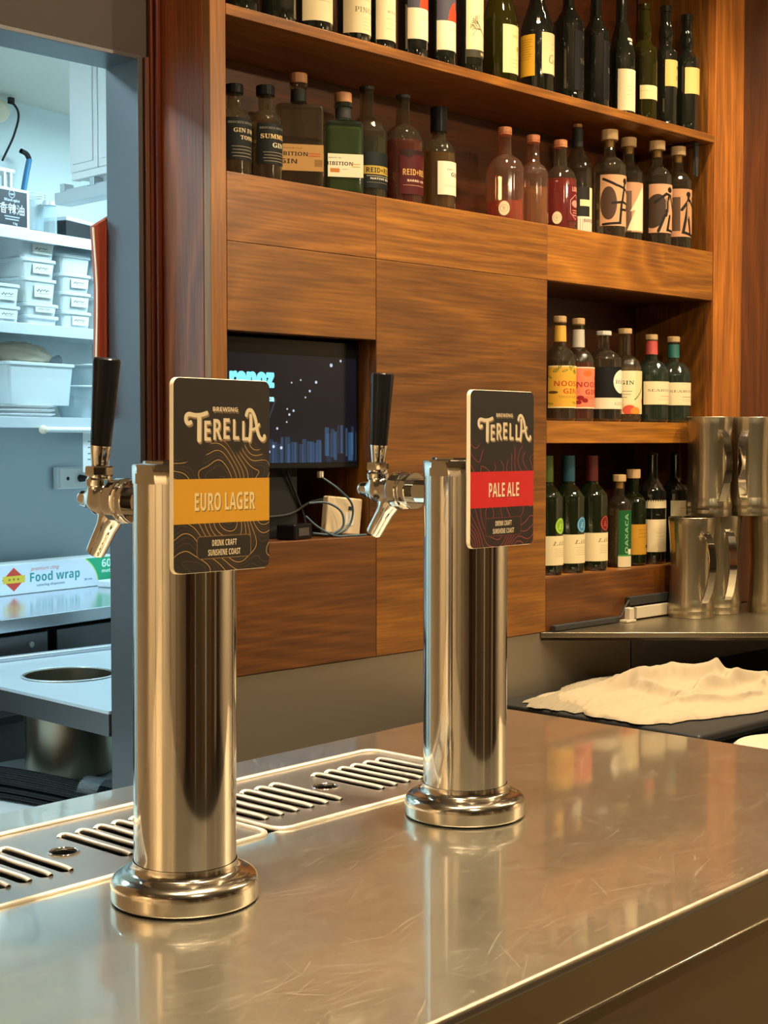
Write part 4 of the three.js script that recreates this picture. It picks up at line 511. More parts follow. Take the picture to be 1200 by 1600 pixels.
  nook('bottle with flowers painted on its cream label', 3.170, -2.275, { R: 0.0445, H: 0.234, fill: L.straw, fillTo: 0.62, cap: [0.0185, 0.014, M.cork, 0.002], labels: [{ y0: 0.022, y1: 0.134, c: C.floral, w: 2.3, mid: -0.1 }] });
  nook('green-tinted SEABOURNE bottle with red neck band', 3.272, -2.262, { R: 0.0465, H: 0.222, glass: M.glassGreen, fill: L.green, fillTo: 0.6, cap: [0.0165, 0.015, M.cork, 0.002], collar: [0.82, 0.98, std(lin(0.55, 0.08, 0.07), 0.5), 0.0160], labels: [{ y0: 0.048, y1: 0.109, c: C.sea, w: 2.5, mid: -0.15 }] });
  nook('green-tinted SEABOURNE bottle with teal neck band', 3.378, -2.264, { R: 0.0475, H: 0.222, glass: M.glassGreen, fill: L.green, fillTo: 0.6, cap: [0.0175, 0.015, M.cork, 0.002], collar: [0.80, 0.96, std(lin(0.02, 0.14, 0.13), 0.5), 0.0160], labels: [{ y0: 0.048, y1: 0.109, c: C.sea2, w: 2.5, mid: -0.15 }] });

  const low = (name, label, x, z, o) => bottle(name, label, gl, [x, s4, z], o);
  const lila = (sticker) => [{ y0: 0.025, y1: 0.097, c: C.wine, w: 2.5, mid: -0.15 }, { oval: 1, y: 0.121, w: 0.034, h: 0.040, mid: 0.05, c: sticker }];
  low('wine_bottle', 'dark wine bottle with round lime green sticker', 2.830, -2.262, { kind: 'bordeaux', R: 0.0415, H: 0.293, glass: M.greenGlass, labels: lila(C.stickerGreen), collar: [0.78, 1, std(lin(0.05, 0.08, 0.012), 0.4), 0.0158] });  // neck sleeves of these stickered bottles darkened to carry the niche shade
  low('wine_bottle', 'dark wine bottle with round blue sticker and blue capsule', 2.917, -2.262, { kind: 'bordeaux', R: 0.0415, H: 0.293, glass: M.greenGlass, labels: lila(C.stickerBlue), collar: [0.78, 1, std(lin(0.012, 0.06, 0.095), 0.4), 0.0158] });
  low('wine_bottle', 'dark wine bottle with round dark red sticker and red capsule', 3.013, -2.262, { kind: 'bordeaux', R: 0.0415, H: 0.292, glass: M.greenGlass, labels: lila(C.stickerRed), collar: [0.78, 1, std(lin(0.075, 0.007, 0.006), 0.4), 0.0158] });
  low('wine_bottle', 'slim bottle with small white label behind the lime-stickered one', 2.945, -2.375, { kind: 'bordeaux', R: 0.0300, H: 0.245, glass: M.wineGlass, labels: [{ y0: 0.13, y1: 0.165, c: C.neckWhite, w: 2.5 }] });
  low('tequila_bottle', 'honey-coloured bottle with upright green label and cork', 3.132, -2.262, { kind: 'gin', R: 0.0330, H: 0.228, glass: M.glass, fill: L.straw, fillTo: 0.66, cap: [0.0175, 0.018, M.cork, 0.004], cork: 1, labels: [{ y0: 0.002, y1: 0.149, c: C.green, w: 1.3, mid: -0.35 }] });
  low('rum_bottle', 'dark bottle with golden label and pale cork', 3.206, -2.270, { kind: 'gin', R: 0.0355, H: 0.235, glass: M.greenGlass, cap: [0.0185, 0.024, M.cork, 0.004], labels: [{ y0: 0.030, y1: 0.110, c: C.amber, w: 2.3, mid: 0.0 }] });
  low('wine_bottle', 'dark bottle with two white labels beside the golden one', 3.290, -2.268, { kind: 'bordeaux', R: 0.0375, H: 0.300, glass: M.wineGlass, labels: [{ y0: 0.033, y1: 0.12, c: C.cream, w: 1.9, mid: -0.35 }, { y0: 0.15, y1: 0.185, c: C.cream2, w: 1.9, mid: -0.35, r: 0.0373, r1: 0.0365 }] });
  low('wine_bottle', 'dark bottle with beige label half hidden by the steel jugs', 3.392, -2.262, { kind: 'bordeaux', R: 0.0395, H: 0.300, glass: M.wineGlass, labels: [{ y0: 0.118, y1: 0.168, c: C.cream2, w: 2.0, mid: -0.3 }, { y0: 0.03, y1: 0.10, c: C.cream, w: 2.0, mid: -0.3 }] });
}

// ---------------------------------------------------------------- screen niche
{
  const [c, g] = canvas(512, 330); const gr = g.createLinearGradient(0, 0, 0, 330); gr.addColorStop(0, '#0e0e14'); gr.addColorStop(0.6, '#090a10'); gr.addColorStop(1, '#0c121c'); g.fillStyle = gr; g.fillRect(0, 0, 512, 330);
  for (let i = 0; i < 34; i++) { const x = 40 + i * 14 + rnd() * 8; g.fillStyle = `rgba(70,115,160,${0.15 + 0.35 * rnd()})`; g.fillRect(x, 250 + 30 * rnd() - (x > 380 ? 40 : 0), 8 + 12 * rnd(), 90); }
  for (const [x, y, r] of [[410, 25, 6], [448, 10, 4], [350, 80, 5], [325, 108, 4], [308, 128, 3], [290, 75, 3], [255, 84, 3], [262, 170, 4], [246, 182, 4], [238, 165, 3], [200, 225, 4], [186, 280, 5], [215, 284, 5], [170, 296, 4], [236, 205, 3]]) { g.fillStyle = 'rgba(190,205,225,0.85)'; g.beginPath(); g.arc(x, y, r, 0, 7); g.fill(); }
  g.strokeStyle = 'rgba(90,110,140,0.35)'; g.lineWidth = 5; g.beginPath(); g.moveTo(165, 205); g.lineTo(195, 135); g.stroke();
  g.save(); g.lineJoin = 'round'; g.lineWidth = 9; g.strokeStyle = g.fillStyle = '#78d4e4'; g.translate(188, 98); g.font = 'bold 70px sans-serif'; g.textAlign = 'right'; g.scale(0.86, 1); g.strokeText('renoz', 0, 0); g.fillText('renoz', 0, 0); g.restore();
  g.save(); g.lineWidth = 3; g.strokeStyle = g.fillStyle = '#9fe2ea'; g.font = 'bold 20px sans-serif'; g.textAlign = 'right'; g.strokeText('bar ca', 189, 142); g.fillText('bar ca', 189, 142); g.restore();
  const t = ctex(c), o = thing('display_screen', 'black flat screen with an emissive picture of cyan letters and string lights', 'screen', [0, 0, 0]);
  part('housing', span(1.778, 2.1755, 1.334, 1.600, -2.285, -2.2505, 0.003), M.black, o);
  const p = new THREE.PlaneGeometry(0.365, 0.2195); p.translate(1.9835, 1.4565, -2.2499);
  part('screen_glass', p, std(lin(0.004, 0.004, 0.006), 0.15, 0, { specularIntensity: 0.3, emissive: 0xffffff, emissiveMap: t, emissiveIntensity: 1.5 }), o);  // letters and string lights are drawn into the emissive map
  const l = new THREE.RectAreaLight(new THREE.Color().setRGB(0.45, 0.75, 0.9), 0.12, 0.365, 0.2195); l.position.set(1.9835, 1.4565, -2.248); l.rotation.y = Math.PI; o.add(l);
  part('stand', span(1.93, 2.03, 1.190, 1.336, -2.30, -2.286, 0.002), M.blackMatt, o);
  const m = thing('modem', 'pale upright modem box leaning in the corner of the screen niche', 'modem', [2.120, 1.1902, -2.252], 0); m.rotation.set(0, -0.12, -0.10);
  part('case', box(0.092, 0.078, 0.020, 0, 0.043, 0, 0.004), std(lin(0.62, 0.50, 0.34), 0.6), m);
  part('rating_label', box(0.022, 0.028, 0.0006, 0.014, 0.038, 0.0104, 0), M.paper, m); part('port', box(0.010, 0.008, 0.001, 0.014, 0.060, 0.0104, 0), M.blackMatt, m);
  const cable = (label, mat, pts, r = 0.0024) => solo('cable', label, 'cable', sweep(pts, r, 8, 60), mat);
  cable('blue network cable looping tallest below the screen', M.cableBlue, [[2.075, 1.316, -2.262], [2.100, 1.29, -2.235], [2.135, 1.255, -2.230], [2.130, 1.215, -2.232], [2.095, 1.196, -2.236], [2.040, 1.199, -2.25]]);
  cable('blue network cable curling lowest over the niche floor', M.cableBlue, [[2.02, 1.236, -2.25], [2.04, 1.214, -2.236], [2.075, 1.1945, -2.222], [2.12, 1.1925, -2.218], [2.16, 1.1925, -2.214]]);
  cable('blue network cable arching in front of the modem', M.cableBlue, [[2.035, 1.262, -2.255], [2.07, 1.262, -2.238], [2.098, 1.242, -2.224], [2.100, 1.212, -2.222], [2.075, 1.1945, -2.232]]);
  cable('black power cable hanging from the screen into the niche', M.blackMatt, [[1.99, 1.330, -2.275], [2.02, 1.28, -2.28], [2.045, 1.23, -2.282], [2.05, 1.198, -2.285], [2.045, 1.194, -2.33]], 0.003);
  cable('black power cable lying across the middle of the niche', M.blackMatt, [[2.165, 1.265, -2.282], [2.12, 1.268, -2.284], [2.06, 1.262, -2.280], [2.00, 1.240, -2.275], [1.93, 1.235, -2.275]], 0.003);
  const pl = thing('network_plug', 'clear plastic plug on the end of the tall blue cable', 'plug', [2.073, 1.318, -2.262]); part('body', box(0.012, 0.014, 0.009, 0, 0.003, 0, 0.001), std(lin(0.5, 0.42, 0.32), 0.4), pl); part('latch', box(0.004, 0.010, 0.002, 0, 0.003, 0.0055, 0.0005), M.paper, pl);
  const ad = thing('power_adapter', 'black power adapter on the niche floor among the cables', 'adapter', [1.985, 1.1898, -2.245], 0.3); part('case', box(0.07, 0.032, 0.045, 0, 0.016, 0, 0.004), M.black, ad); part('rating_plate', box(0.04, 0.016, 0.001, 0, 0.016, 0.0228, 0), M.darkSteel, ad);
}

// ---------------------------------------------------------------- jug shelf, jugs, low bench, towels
{
  const s = new THREE.Shape([[2.735, -2.2], [3.49, -1.445], [4.35, -1.445], [4.35, -2.2]].map(([x, z]) => new THREE.Vector2(x, -z)));
  const o = thing('jug_shelf', 'grey steel shelf with slanting front edge holding the jugs', 'shelf', [0, 0, 0]);
  const g = new THREE.ExtrudeGeometry(s, { depth: 0.010, bevelEnabled: true, bevelSize: 0.001, bevelThickness: 0.001, bevelSegments: 2 }); g.rotateX(-Math.PI / 2); g.translate(0, 0.9205, 0); part('shelf_top', g, M.brushed, o);
  part('shelf_lip', T(box(1.07, 0.018, 0.002, 0, 0, 0, 0.0008).rotateY(-Math.PI / 4), 3.1135, 0.9215, -1.8235), M.mirror, o);
  part('support_leg', span(4.30, 4.335, 0, 0.9185, -1.50, -1.465, 0.002), M.brushed, o);

  const jug = (label, x, y, z, turn) => {
    const t = thing('steel_jug', label, 'jug', [x, y, z], turn, 'steel jugs stacked on the shelf'), R = 0.06, H = 0.261;
    part('body', smoothLathe([[0, 0.002, 1], [R * 0.97, 0, 1], [R * 0.985, 0.003, 1], [R * 0.985, 0.012], [R * 0.93, 0.07], [R * 0.90, 0.13], [R * 0.93, 0.19], [R * 1.0, 0.25], [R * 1.005, H - 0.001, 1], [R * 0.985, H, 1], [R * 0.97, H - 0.003, 1], [R * 0.9, 0.19], [R * 0.87, 0.13], [R * 0.90, 0.07], [R * 0.94, 0.012], [0, 0.010]], 64, 5), M.brushed, t);
    const q = [], ctrl = new THREE.CatmullRomCurve3([[0.050, 0.225], [0.062, 0.222], [0.080, 0.205], [0.092, 0.165], [0.094, 0.130], [0.086, 0.090], [0.070, 0.055], [0.058, 0.040], [0.052, 0.038]].map(([r, y2]) => new THREE.Vector3(r, y2, 0))).getSpacedPoints(40);
    ctrl.forEach((p, i) => { const a = ctrl[Math.max(0, i - 1)], b = ctrl[Math.min(40, i + 1)], l = Math.hypot(b.x - a.x, b.y - a.y); q.push([p.x - (b.y - a.y) / l * 0.0018, p.y + (b.x - a.x) / l * 0.0018, p.x + (b.y - a.y) / l * 0.0018, p.y - (b.x - a.x) / l * 0.0018]); });
    const sh = new THREE.Shape([...q.map((v) => new THREE.Vector2(v[0], v[1])), ...q.reverse().map((v) => new THREE.Vector2(v[2], v[3]))]);
    const hg = new THREE.ExtrudeGeometry(sh, { depth: 0.020, bevelEnabled: true, bevelSize: 0.0006, bevelThickness: 0.0006, bevelSegments: 1 }); hg.translate(0, 0, -0.010); part('handle', toCreasedNormals(hg, 0.5), M.mirror, t);
    return t;
  };
  const base = 0.932, A2 = -Math.PI / 2;
  jug('steel jug standing leftmost in the lower row of jugs', 3.268, base, -2.128, A2 - 0.4);
  jug('steel jug second in the lower row, tucked behind a handle', 3.402, base, -2.130, A2 - 0.6);
  jug('steel jug third in the lower row at the picture edge', 3.515, base, -2.040, A2 - 0.2);
  jug('steel jug on top of the stack, beside the green bottles', 3.335, base + 0.262, -2.120, A2 - 0.45);
  jug('steel jug on top of the stack, against the wooden post', 3.455, base + 0.262, -2.070, A2 - 1.25);
  jug('steel jug on top of the stack, farthest along the shelf', 3.585, base + 0.262, -2.035, A2 - 0.5);
  const pb = thing('power_strip', 'black and white power strip along the foot of the cabinet', 'power strip', [3.165, 0.9325, -2.186]); part('black_case', box(0.185, 0.022, 0.014, 0, 0.049, -0.004, 0.002), M.blackMatt, pb); part('white_base', box(0.16, 0.030, 0.016, 0.012, 0.018, 0, 0.002), M.dull, pb);
  const wp = thing('wall_plug', 'small white plug standing at the end of the power strip', 'plug', [3.055, 0.9325, -2.172]); part('body', box(0.020, 0.034, 0.018, 0, 0.019, 0, 0.003), M.dull, wp); part('foot', box(0.04, 0.006, 0.024, -0.006, 0.003, 0, 0.001), M.dull, wp);
  const kb = thing('bar_strip', 'flat black plastic strip lying along the bottom of the wooden panel', 'strip', [2.89, 0.9325, -2.188], 0); part('strip', box(0.25, 0.014, 0.016, 0, 0.0075, 0, 0.003), M.blackMatt, kb); part('end_cap', box(0.012, 0.015, 0.018, 0.126, 0.008, 0, 0.003), M.rubber, kb);
  solo('cable', 'black cable rising from the strip to the power strip', 'cable', sweep([[3.018, 0.942, -2.186], [3.035, 0.948, -2.182], [3.05, 0.965, -2.184], [3.072, 0.984, -2.186]], 0.003, 8, 30), M.blackMatt);

  const f = thing('bar_fridge', 'low black under-bench fridge with rubber mat top behind the counter end', 'fridge', [0, 0, 0]);
  part('body', span(2.562, 4.3, 0, 0.765, -2.2, -1.655, 0.006), M.black, f);
  part('top', span(2.555, 4.3, 0.7655, 0.788, -2.2, -1.640, 0.008), M.rubber, f);
  part('front_bumper', span(2.60, 4.3, 0.70, 0.755, -1.654, -1.600, 0.018), M.teal, f);
  const bin = thing('white_tub', 'white plastic tub with lid in front of the black fridge', 'tub', [2.64, 0, -1.468]);
  part('body', toCreasedNormals(lathe([[0, 0], [0.10, 0], [0.118, 0.76], [0.114, 0.76], [0, 0.755]], 40), 0.5), M.dull, bin); part('lid', T(toCreasedNormals(lathe([[0, 0.02], [0.118, 0.02], [0.124, 0.015], [0.124, 0], [0, 0]], 40), 0.5), 0, 0.761, 0), M.dull, bin);
  const cloth = (name, label, cx, cz, w, d, peak, seedV, mat, y0, turn, creases) => {
    const N = 150, g = new THREE.PlaneGeometry(1, 1, N, N), p = g.attributes.position;
    for (let i = 0; i < p.count; i++) {
      const s = p.getX(i) * 2, t = -p.getY(i) * 2, e = Math.max(Math.abs(s), Math.abs(t));
      const wob = 1 + 0.12 * noise2(s * 1.2 + seedV, t * 1.2) + 0.018 * noise2(s * 5 + seedV, t * 5 + 7) * e;
      const rd = 0.60 + 0.40 * (e / Math.max(0.001, Math.hypot(s, t))), x = s * w / 2 * wob * rd, z = t * d / 2 * wob * rd;
      let y = peak * (0.42 + 0.34 * Math.exp(-(((s + 0.15) / 0.45) ** 2 + ((t + 0.45) / 0.5) ** 2)) + 0.30 * Math.exp(-(((s - 0.6) / 0.35) ** 2 + ((t + 0.3) / 0.6) ** 2)) + 0.10 * noise2(s * 1.3 + seedV * 2, t * 1.3));
      creases.forEach(([ax, az, ang, sig, amp, len]) => {        // soft folds and creases, each along a wandering line
        const c = Math.cos(ang), q = Math.sin(ang), al = (s - ax) * c + (t - az) * q, ac = -(s - ax) * q + (t - az) * c + 0.10 * Math.sin(al * 2.3 + ax * 9) + 0.05 * noise2(al * 2 + ax, az * 5);
        y += 1.8 * amp * peak * Math.exp(-((ac / sig) ** 2)) * Math.max(0, 1 - (al / len) ** 2);
      });
      const lip = Math.sqrt(Math.max(0, 1 - Math.pow(e, 9)));
      y = 0.002 + lip * Math.max(0.006, y * (1 - 0.62 * e * e)) + 0.0012 * lip * noise2(s * 11 + seedV, t * 11);
      p.setXYZ(i, x, Math.max(0.002, y), z);
    }
    g.computeVertexNormals();
    solo(name, label, 'towel', g, mat, [cx, y0, cz], turn);
  };
  cloth('bar_towel', 'crumpled cream towel heaped on the black fridge top', 2.885, -1.895, 0.62, 0.44, 0.082, 3.1, M.towel, 0.789, -0.12, [[-0.1, -0.2, 0.9, 0.10, 0.22, 0.8], [0.1, -0.1, 0.5, 0.08, -0.18, 0.7], [-0.45, 0.1, 1.5, 0.07, 0.16, 0.6], [0.45, 0.2, 0.2, 0.06, 0.16, 0.6], [0.2, 0.45, -0.1, 0.05, 0.16, 0.9], [-0.2, 0.62, 0.1, 0.05, 0.15, 0.8], [0.5, -0.3, 1.2, 0.09, -0.16, 0.7], [-0.6, -0.3, 0.8, 0.06, -0.12, 0.5], [0.05, 0.25, 2.6, 0.06, 0.12, 0.6], [0.7, 0.5, 2.5, 0.06, 0.15, 0.5]]);
  cloth('bar_towel', 'greyer cloth lying under the back of the cream towel', 2.86, -2.07, 0.60, 0.20, 0.045, 8.4, std(lin(0.22, 0.185, 0.13), 0.95), 0.7885, 0.1, [[-0.3, 0, 0.6, 0.12, 0.2, 0.8], [0.3, 0.1, -0.5, 0.1, 0.2, 0.8], [0, 0, 1.4, 0.08, -0.15, 0.7]]);
}

// ---------------------------------------------------------------- kitchen beyond the pass
{
  const K = (name, label, cat, s, y, n, group, turn = 0) => thing(name, label, cat, kp(s, y, n), KA + turn, group);
  // shelves
  [[2.0, 'steel kitchen wall shelf, uppermost, holding the black-printed carton'], [1.73, 'steel kitchen wall shelf holding the stacked food tubs'], [1.46, 'steel kitchen wall shelf, lowest, holding the bread tub']].forEach(([y, label]) => {
    const o = K('wall_shelf', label, 'shelf', -0.35, y, 0, 'steel shelves in the kitchen');
    part('shelf_board', box(1.25, 0.018, 0.285, 0, -0.009, 0.157, 0.002), M.kitchenSteel, o); part('front_lip', box(1.25, 0.032, 0.006, 0, -0.014, 0.3035, 0.001), M.kitchenSteel, o);
    for (const s of [-0.5, 0.5]) part('bracket', box(0.02, 0.05, 0.26, s, -0.044, 0.15, 0.002), M.kitchenSteel, o);
  });
  // bench with drawers
  const b = K('kitchen_bench', 'steel kitchen bench with reflective top and drawers along the back wall', 'bench', -0.3, 0, 0);
  part('bench_top', box(1.9, 0.036, 0.60, -0.25, 0.912, 0.315, 0.003), M.benchTop, b); part('carcass', box(1.88, 0.84, 0.52, -0.25, 0.46, 0.30, 0.002), M.blackMatt, b);
  for (const s of [-0.92, -0.50, -0.08, 0.34]) { const d = part('drawer', box(0.385, 0.125, 0.02, s, 0.817, 0.575, 0.003), M.darkSteel, b); part('handle_slot', box(0.20, 0.02, 0.004, s, 0.768, 0.5865, 0.001), M.cavity, d); part('lock', T(new THREE.CylinderGeometry(0.008, 0.008, 0.006, 16).rotateX(Math.PI / 2), s + 0.13, 0.85, 0.588), M.kitchenSteel, d); const d2 = part('drawer', box(0.385, 0.48, 0.02, s, 0.45, 0.575, 0.003), M.darkSteel, b); part('handle_slot', box(0.20, 0.02, 0.004, s, 0.66, 0.5865, 0.001), M.cavity, d2); }
  // food wrap carton
  const [c, g] = canvas(640, 128); fill(g, '#dfe6f2', 0, 0, 640, 128); g.fillStyle = '#2aa878'; g.beginPath(); g.moveTo(455, 0); g.quadraticCurveTo(510, 40, 520, 105); g.lineTo(640, 105); g.lineTo(640, 0); g.fill(); g.strokeStyle = '#c8e070'; g.lineWidth = 5; g.beginPath(); g.moveTo(455, 0); g.quadraticCurveTo(510, 40, 520, 105); g.stroke();
  g.fillStyle = '#d8432e'; g.beginPath(); g.moveTo(120, 12); g.lineTo(172, 64); g.lineTo(120, 116); g.lineTo(68, 64); g.fill(); fill(g, '#ecc63a', 72, 48, 98, 32); text(g, '* * *', 120, 76, 24, '#8a5a1c');
  text(g, 'premium cling', 262, 32, 20, '#d0604a', 'italic sans-serif', 1); text(g, 'Food wrap', 310, 82, 56, '#2f8f92', 'bold sans-serif', 0.86); text(g, 'catering dispenser', 290, 104, 15, '#5a6a7a'); text(g, '600', 575, 46, 50, '#e8f4ee', 'bold sans-serif', 0.9); text(g, 'metres', 578, 72, 24, '#e8f4ee'); text(g, '30 cm', 470, 100, 14, '#5a6a9a');
  const fw = K('food_wrap_box', 'long white and green Food wrap carton on the kitchen bench', 'carton', -0.18, 0.9305, 0.135, undefined, -0.02); part('carton', box(0.56, 0.092, 0.092, 0, 0.0465, 0, 0.002), M.white, fw);
  const fp = new THREE.PlaneGeometry(0.555, 0.088); fp.translate(0, 0.0465, 0.0466); part('printed_front', fp, std(0xffffff, 0.4, 0, { map: ctex(c) }), fw);
  const ro = K('rag_roll', 'small white packet at the right end of the Food wrap carton', 'packet', 0.02, 0.9305, 0.24); part('packet', box(0.12, 0.022, 0.06, 0, 0.011, 0, 0.006), M.white, ro); part('red_print', box(0.03, 0.006, 0.0008, 0.02, 0.012, 0.0302, 0), M.red, ro);
  // power outlet
  const ot = K('power_outlet', 'white double power outlet on the steel kitchen wall', 'outlet', 0.03, 1.272, 0.0125); part('backing', box(0.125, 0.072, 0.022, 0, 0, 0.0115, 0.003), M.white, ot); part('face', box(0.116, 0.064, 0.004, 0.002, 0, 0.0245, 0.002), M.paper, ot);
  for (const s of [-0.022, 0.03]) part('socket', T(new THREE.CylinderGeometry(0.006, 0.006, 0.002, 12).rotateX(Math.PI / 2), s, -0.002, 0.027), M.blackMatt, ot);
  const kpl = K('power_plug', 'black plug and lead in the kitchen power outlet', 'plug', 0.062, 1.270, 0.041); part('body', T(new THREE.CylinderGeometry(0.009, 0.012, 0.026, 16).rotateX(Math.PI / 2), 0, 0, 0.013), M.blackMatt, kpl); part('lead', sweep([[0, 0, 0.024], [0.02, -0.004, 0.04], [0.05, -0.03, 0.05], [0.09, -0.08, 0.05], [0.12, -0.13, 0.045]], 0.003, 8, 30), M.blackMatt, kpl);
  const nt = K('paper_note', 'small white paper note hanging from the lowest kitchen shelf', 'note', 0.0, 1.36, 0.3085); part('sheet', box(0.065, 0.125, 0.0006, -0.16, 0, 0, 0), M.white, nt); for (let i = 0; i < 4; i++) part('written_line', box(0.035, 0.003, 0.0003, -0.155, 0.03 - i * 0.018, 0.0005, 0), M.darkSteel, nt);
  const rl = K('rail_bar', 'white rail with rounded end under the lowest kitchen shelf', 'rail', -0.20, 1.425, 0.322); part('bar', T(new THREE.CylinderGeometry(0.008, 0.008, 0.36, 16).rotateZ(Math.PI / 2), 0.02, 0, 0), M.white, rl); part('end_knob', T(new THREE.SphereGeometry(0.013, 16, 12), -0.166, 0, 0), M.cream, rl);
  // food tubs
  const gt = 'food tubs stacked in the kitchen';
  const tub = (label, s, y, n, w, h, d, fillM, turn, note) => {
    const o = K('food_tub', label, 'tub', s, y, n, gt, turn), q = (a, bb, k) => { const sh = rrect(-a / 2, -bb / 2, a / 2, bb / 2, 0.014); return sh; };
    const low = q(w * 0.90, d * 0.90), bg = new THREE.ExtrudeGeometry(low, { depth: h - 0.010, bevelEnabled: false, curveSegments: 5 }); bg.rotateX(-Math.PI / 2); const p = bg.attributes.position; for (let i = 0; i < p.count; i++) { const k = 1 + 0.09 * p.getY(i) / h; p.setX(i, p.getX(i) * k); p.setZ(i, p.getZ(i) * k); } bg.computeVertexNormals();
    part('body', toCreasedNormals(bg, 0.6), M.tub, o);
    if (fillM) part('contents', box(w * 0.84, h * 0.6, d * 0.84, 0, h * 0.34, 0, 0.008), fillM, o);
    const lg = new THREE.ExtrudeGeometry(q(w, d), { depth: 0.007, bevelEnabled: true, bevelSize: 0.0015, bevelThickness: 0.0015, bevelSegments: 1, curveSegments: 5 }); lg.rotateX(-Math.PI / 2); lg.translate(0, h - 0.0092, 0); part('lid', lg, M.tubLid, o);
    if (note) { const ng = new THREE.PlaneGeometry(w * 0.55, h * 0.5); ng.translate(0.01, h * 0.48, d * 0.48 + 0.003); part('note', remap(ng, C.tubNote), labelMat, o); }
  };
  const food = std(lin(0.70, 0.58, 0.25), 0.8), pale = std(lin(0.66, 0.70, 0.68), 0.8), meat = std(lin(0.5, 0.33, 0.28), 0.8), yS = 1.7305;
  [[0.032, pale, 0, 'flat clear tub at the foot of the tall left stack'], [0.034, pale, 1, 'flat clear tub second from the foot of the tall left stack'], [0.072, food, 1, 'clear tub with yellow food in the tall left stack'], [0.056, meat, 1, 'clear tub with brownish food in the tall left stack'], [0.056, null, 1, 'greyish tub topmost of the tall left stack']].reduce((y, [h, f2, nn, lb]) => { tub(lb, -0.325 + (h < 0.04 ? 0.008 : 0), y, 0.19, 0.135, h, 0.17, f2, 0.05 * (rnd() - 0.5), nn); return y + h + 0.001; }, yS);
  [0.054, 0.056, 0.055, 0.056].reduce((y, h, i) => { tub(['lowest tub of the pale middle stack', 'second tub up in the pale middle stack', 'third tub up in the pale middle stack', 'topmost tub of the pale middle stack'][i], -0.175, y, 0.19, 0.125, h, 0.17, pale, 0.05 * (rnd() - 0.5), i < 3); return y + h + 0.001; }, yS);
  [0.105, 0.058, 0.065].reduce((y, h, i) => { tub(['tall lowest tub of the stack behind the red strap', 'middle tub of the stack behind the red strap', 'topmost tub of the stack behind the red strap'][i], -0.032, y, 0.19, 0.13, h, 0.17, i ? pale : food, 0.05 * (rnd() - 0.5), i === 1); return y + h + 0.001; }, yS);
  [0.05, 0.062].reduce((y, h, i) => { tub(['lower small tub at the left picture edge', 'upper small tub at the left picture edge'][i], -0.47, y, 0.21, 0.12, h, 0.15, pale, 0, true); return y + h + 0.001; }, yS);
  // lowest shelf: trays, big tub with wrapped loaf, clear bowls
  for (let i = 0; i < 3; i++) { const o = K('oval_tray', ['white oval tray, lowest of three under the bread tub', 'white oval tray, middle of three under the bread tub', 'white oval tray, top of three under the bread tub'][i], 'tray', -0.345, 1.4605 + i * 0.0125, 0.175, 'white trays under the bread tub'); const gg2 = toCreasedNormals(lathe([[0, 0], [0.10, 0], [0.125, 0.012], [0.121, 0.012], [0.098, 0.003], [0, 0.003]], 40), 0.5); gg2.scale(1.05, 1, 0.9); part('tray', gg2, M.white, o); part('rim_bead', T(new THREE.TorusGeometry(0.123, 0.0014, 6, 40).rotateX(Math.PI / 2).scale(1.05, 1, 0.9), 0, 0.0112, 0), M.white, o); }
  tub('big translucent tub full of wrapped rolls, holding up the plastic-wrapped loaf', -0.325, 1.4985, 0.175, 0.27, 0.125, 0.21, pale, 0, false);
  { const o = K('wrapped_loaf', 'plastic-wrapped bread loaf lying on the big translucent tub', 'bread', -0.325, 1.624, 0.175); const s = new THREE.SphereGeometry(1, 40, 24), p = s.attributes.position; for (let i = 0; i < p.count; i++) { const k = 1 + 0.08 * noise3(p.getX(i) * 2.5, p.getY(i) * 2.5, p.getZ(i) * 2.5 + 4); p.setXYZ(i, p.getX(i) * 0.115 * k, Math.max(-0.3, p.getY(i)) * 0.048 * k + 0.0165, p.getZ(i) * 0.075 * k); } s.computeVertexNormals(); part('loaf', s, std(lin(0.62, 0.50, 0.36), 0.6, 0, { clearcoat: 0.7, clearcoatRoughness: 0.25 }), o); part('wrapper_twist', T(new THREE.ConeGeometry(0.02, 0.05, 10).rotateZ(Math.PI / 2), 0.118, 0.012, 0.02), std(lin(0.7, 0.75, 0.8), 0.3, 0, { transmission: 0.5, thickness: 0 }), o); }
  for (let i = 0; i < 2; i++) { const o = K('clear_bowl', ['clear plastic bowl, lower of the nested pair beside the big tub', 'clear plastic bowl, upper of the nested pair beside the big tub'][i], 'bowl', -0.075, 1.4605 + i * 0.066, 0.18, 'clear bowls on the lowest kitchen shelf'); part('bowl', smoothLathe([[0, 0, 1], [0.055, 0, 1], [0.062, 0.01], [0.085, 0.095], [0.088, 0.10, 1], [0.083, 0.10, 1], [0.060, 0.012], [0, 0.003]], 36), std(lin(0.86, 0.92, 0.94), 0.08, 0, { transmission: 0.8, thickness: 0 }), o); part('lid_rim', T(new THREE.TorusGeometry(0.087, 0.003, 8, 40).rotateX(Math.PI / 2), 0, 0.1, 0), M.tubLid, o); }
  // top shelf
  const [c2, g2] = canvas(256, 236); fill(g2, '#cfd6e6', 0, 0, 256, 236); fill(g2, '#11131f', 14, 14, 228, 208); g2.strokeStyle = g2.fillStyle = '#dfe6f4'; g2.lineWidth = 3; g2.beginPath(); g2.arc(128, 34, 22, 0, 7); g2.stroke(); text(g2, 'CHEF', 128, 40, 14, '#dfe6f4'); text(g2, 'Mixed spice', 128, 78, 22, '#dfe6f4', 'bold serif', 0.9);
  g2.lineWidth = 6; g2.lineCap = 'round';                        // the three large characters, stroke by stroke
  const hz = (ox, strokes) => { for (const s of strokes) { g2.beginPath(); s.forEach(([x, y], i) => g2[i ? 'lineTo' : 'moveTo'](ox + x * 56, 92 + y * 58)); g2.stroke(); } };
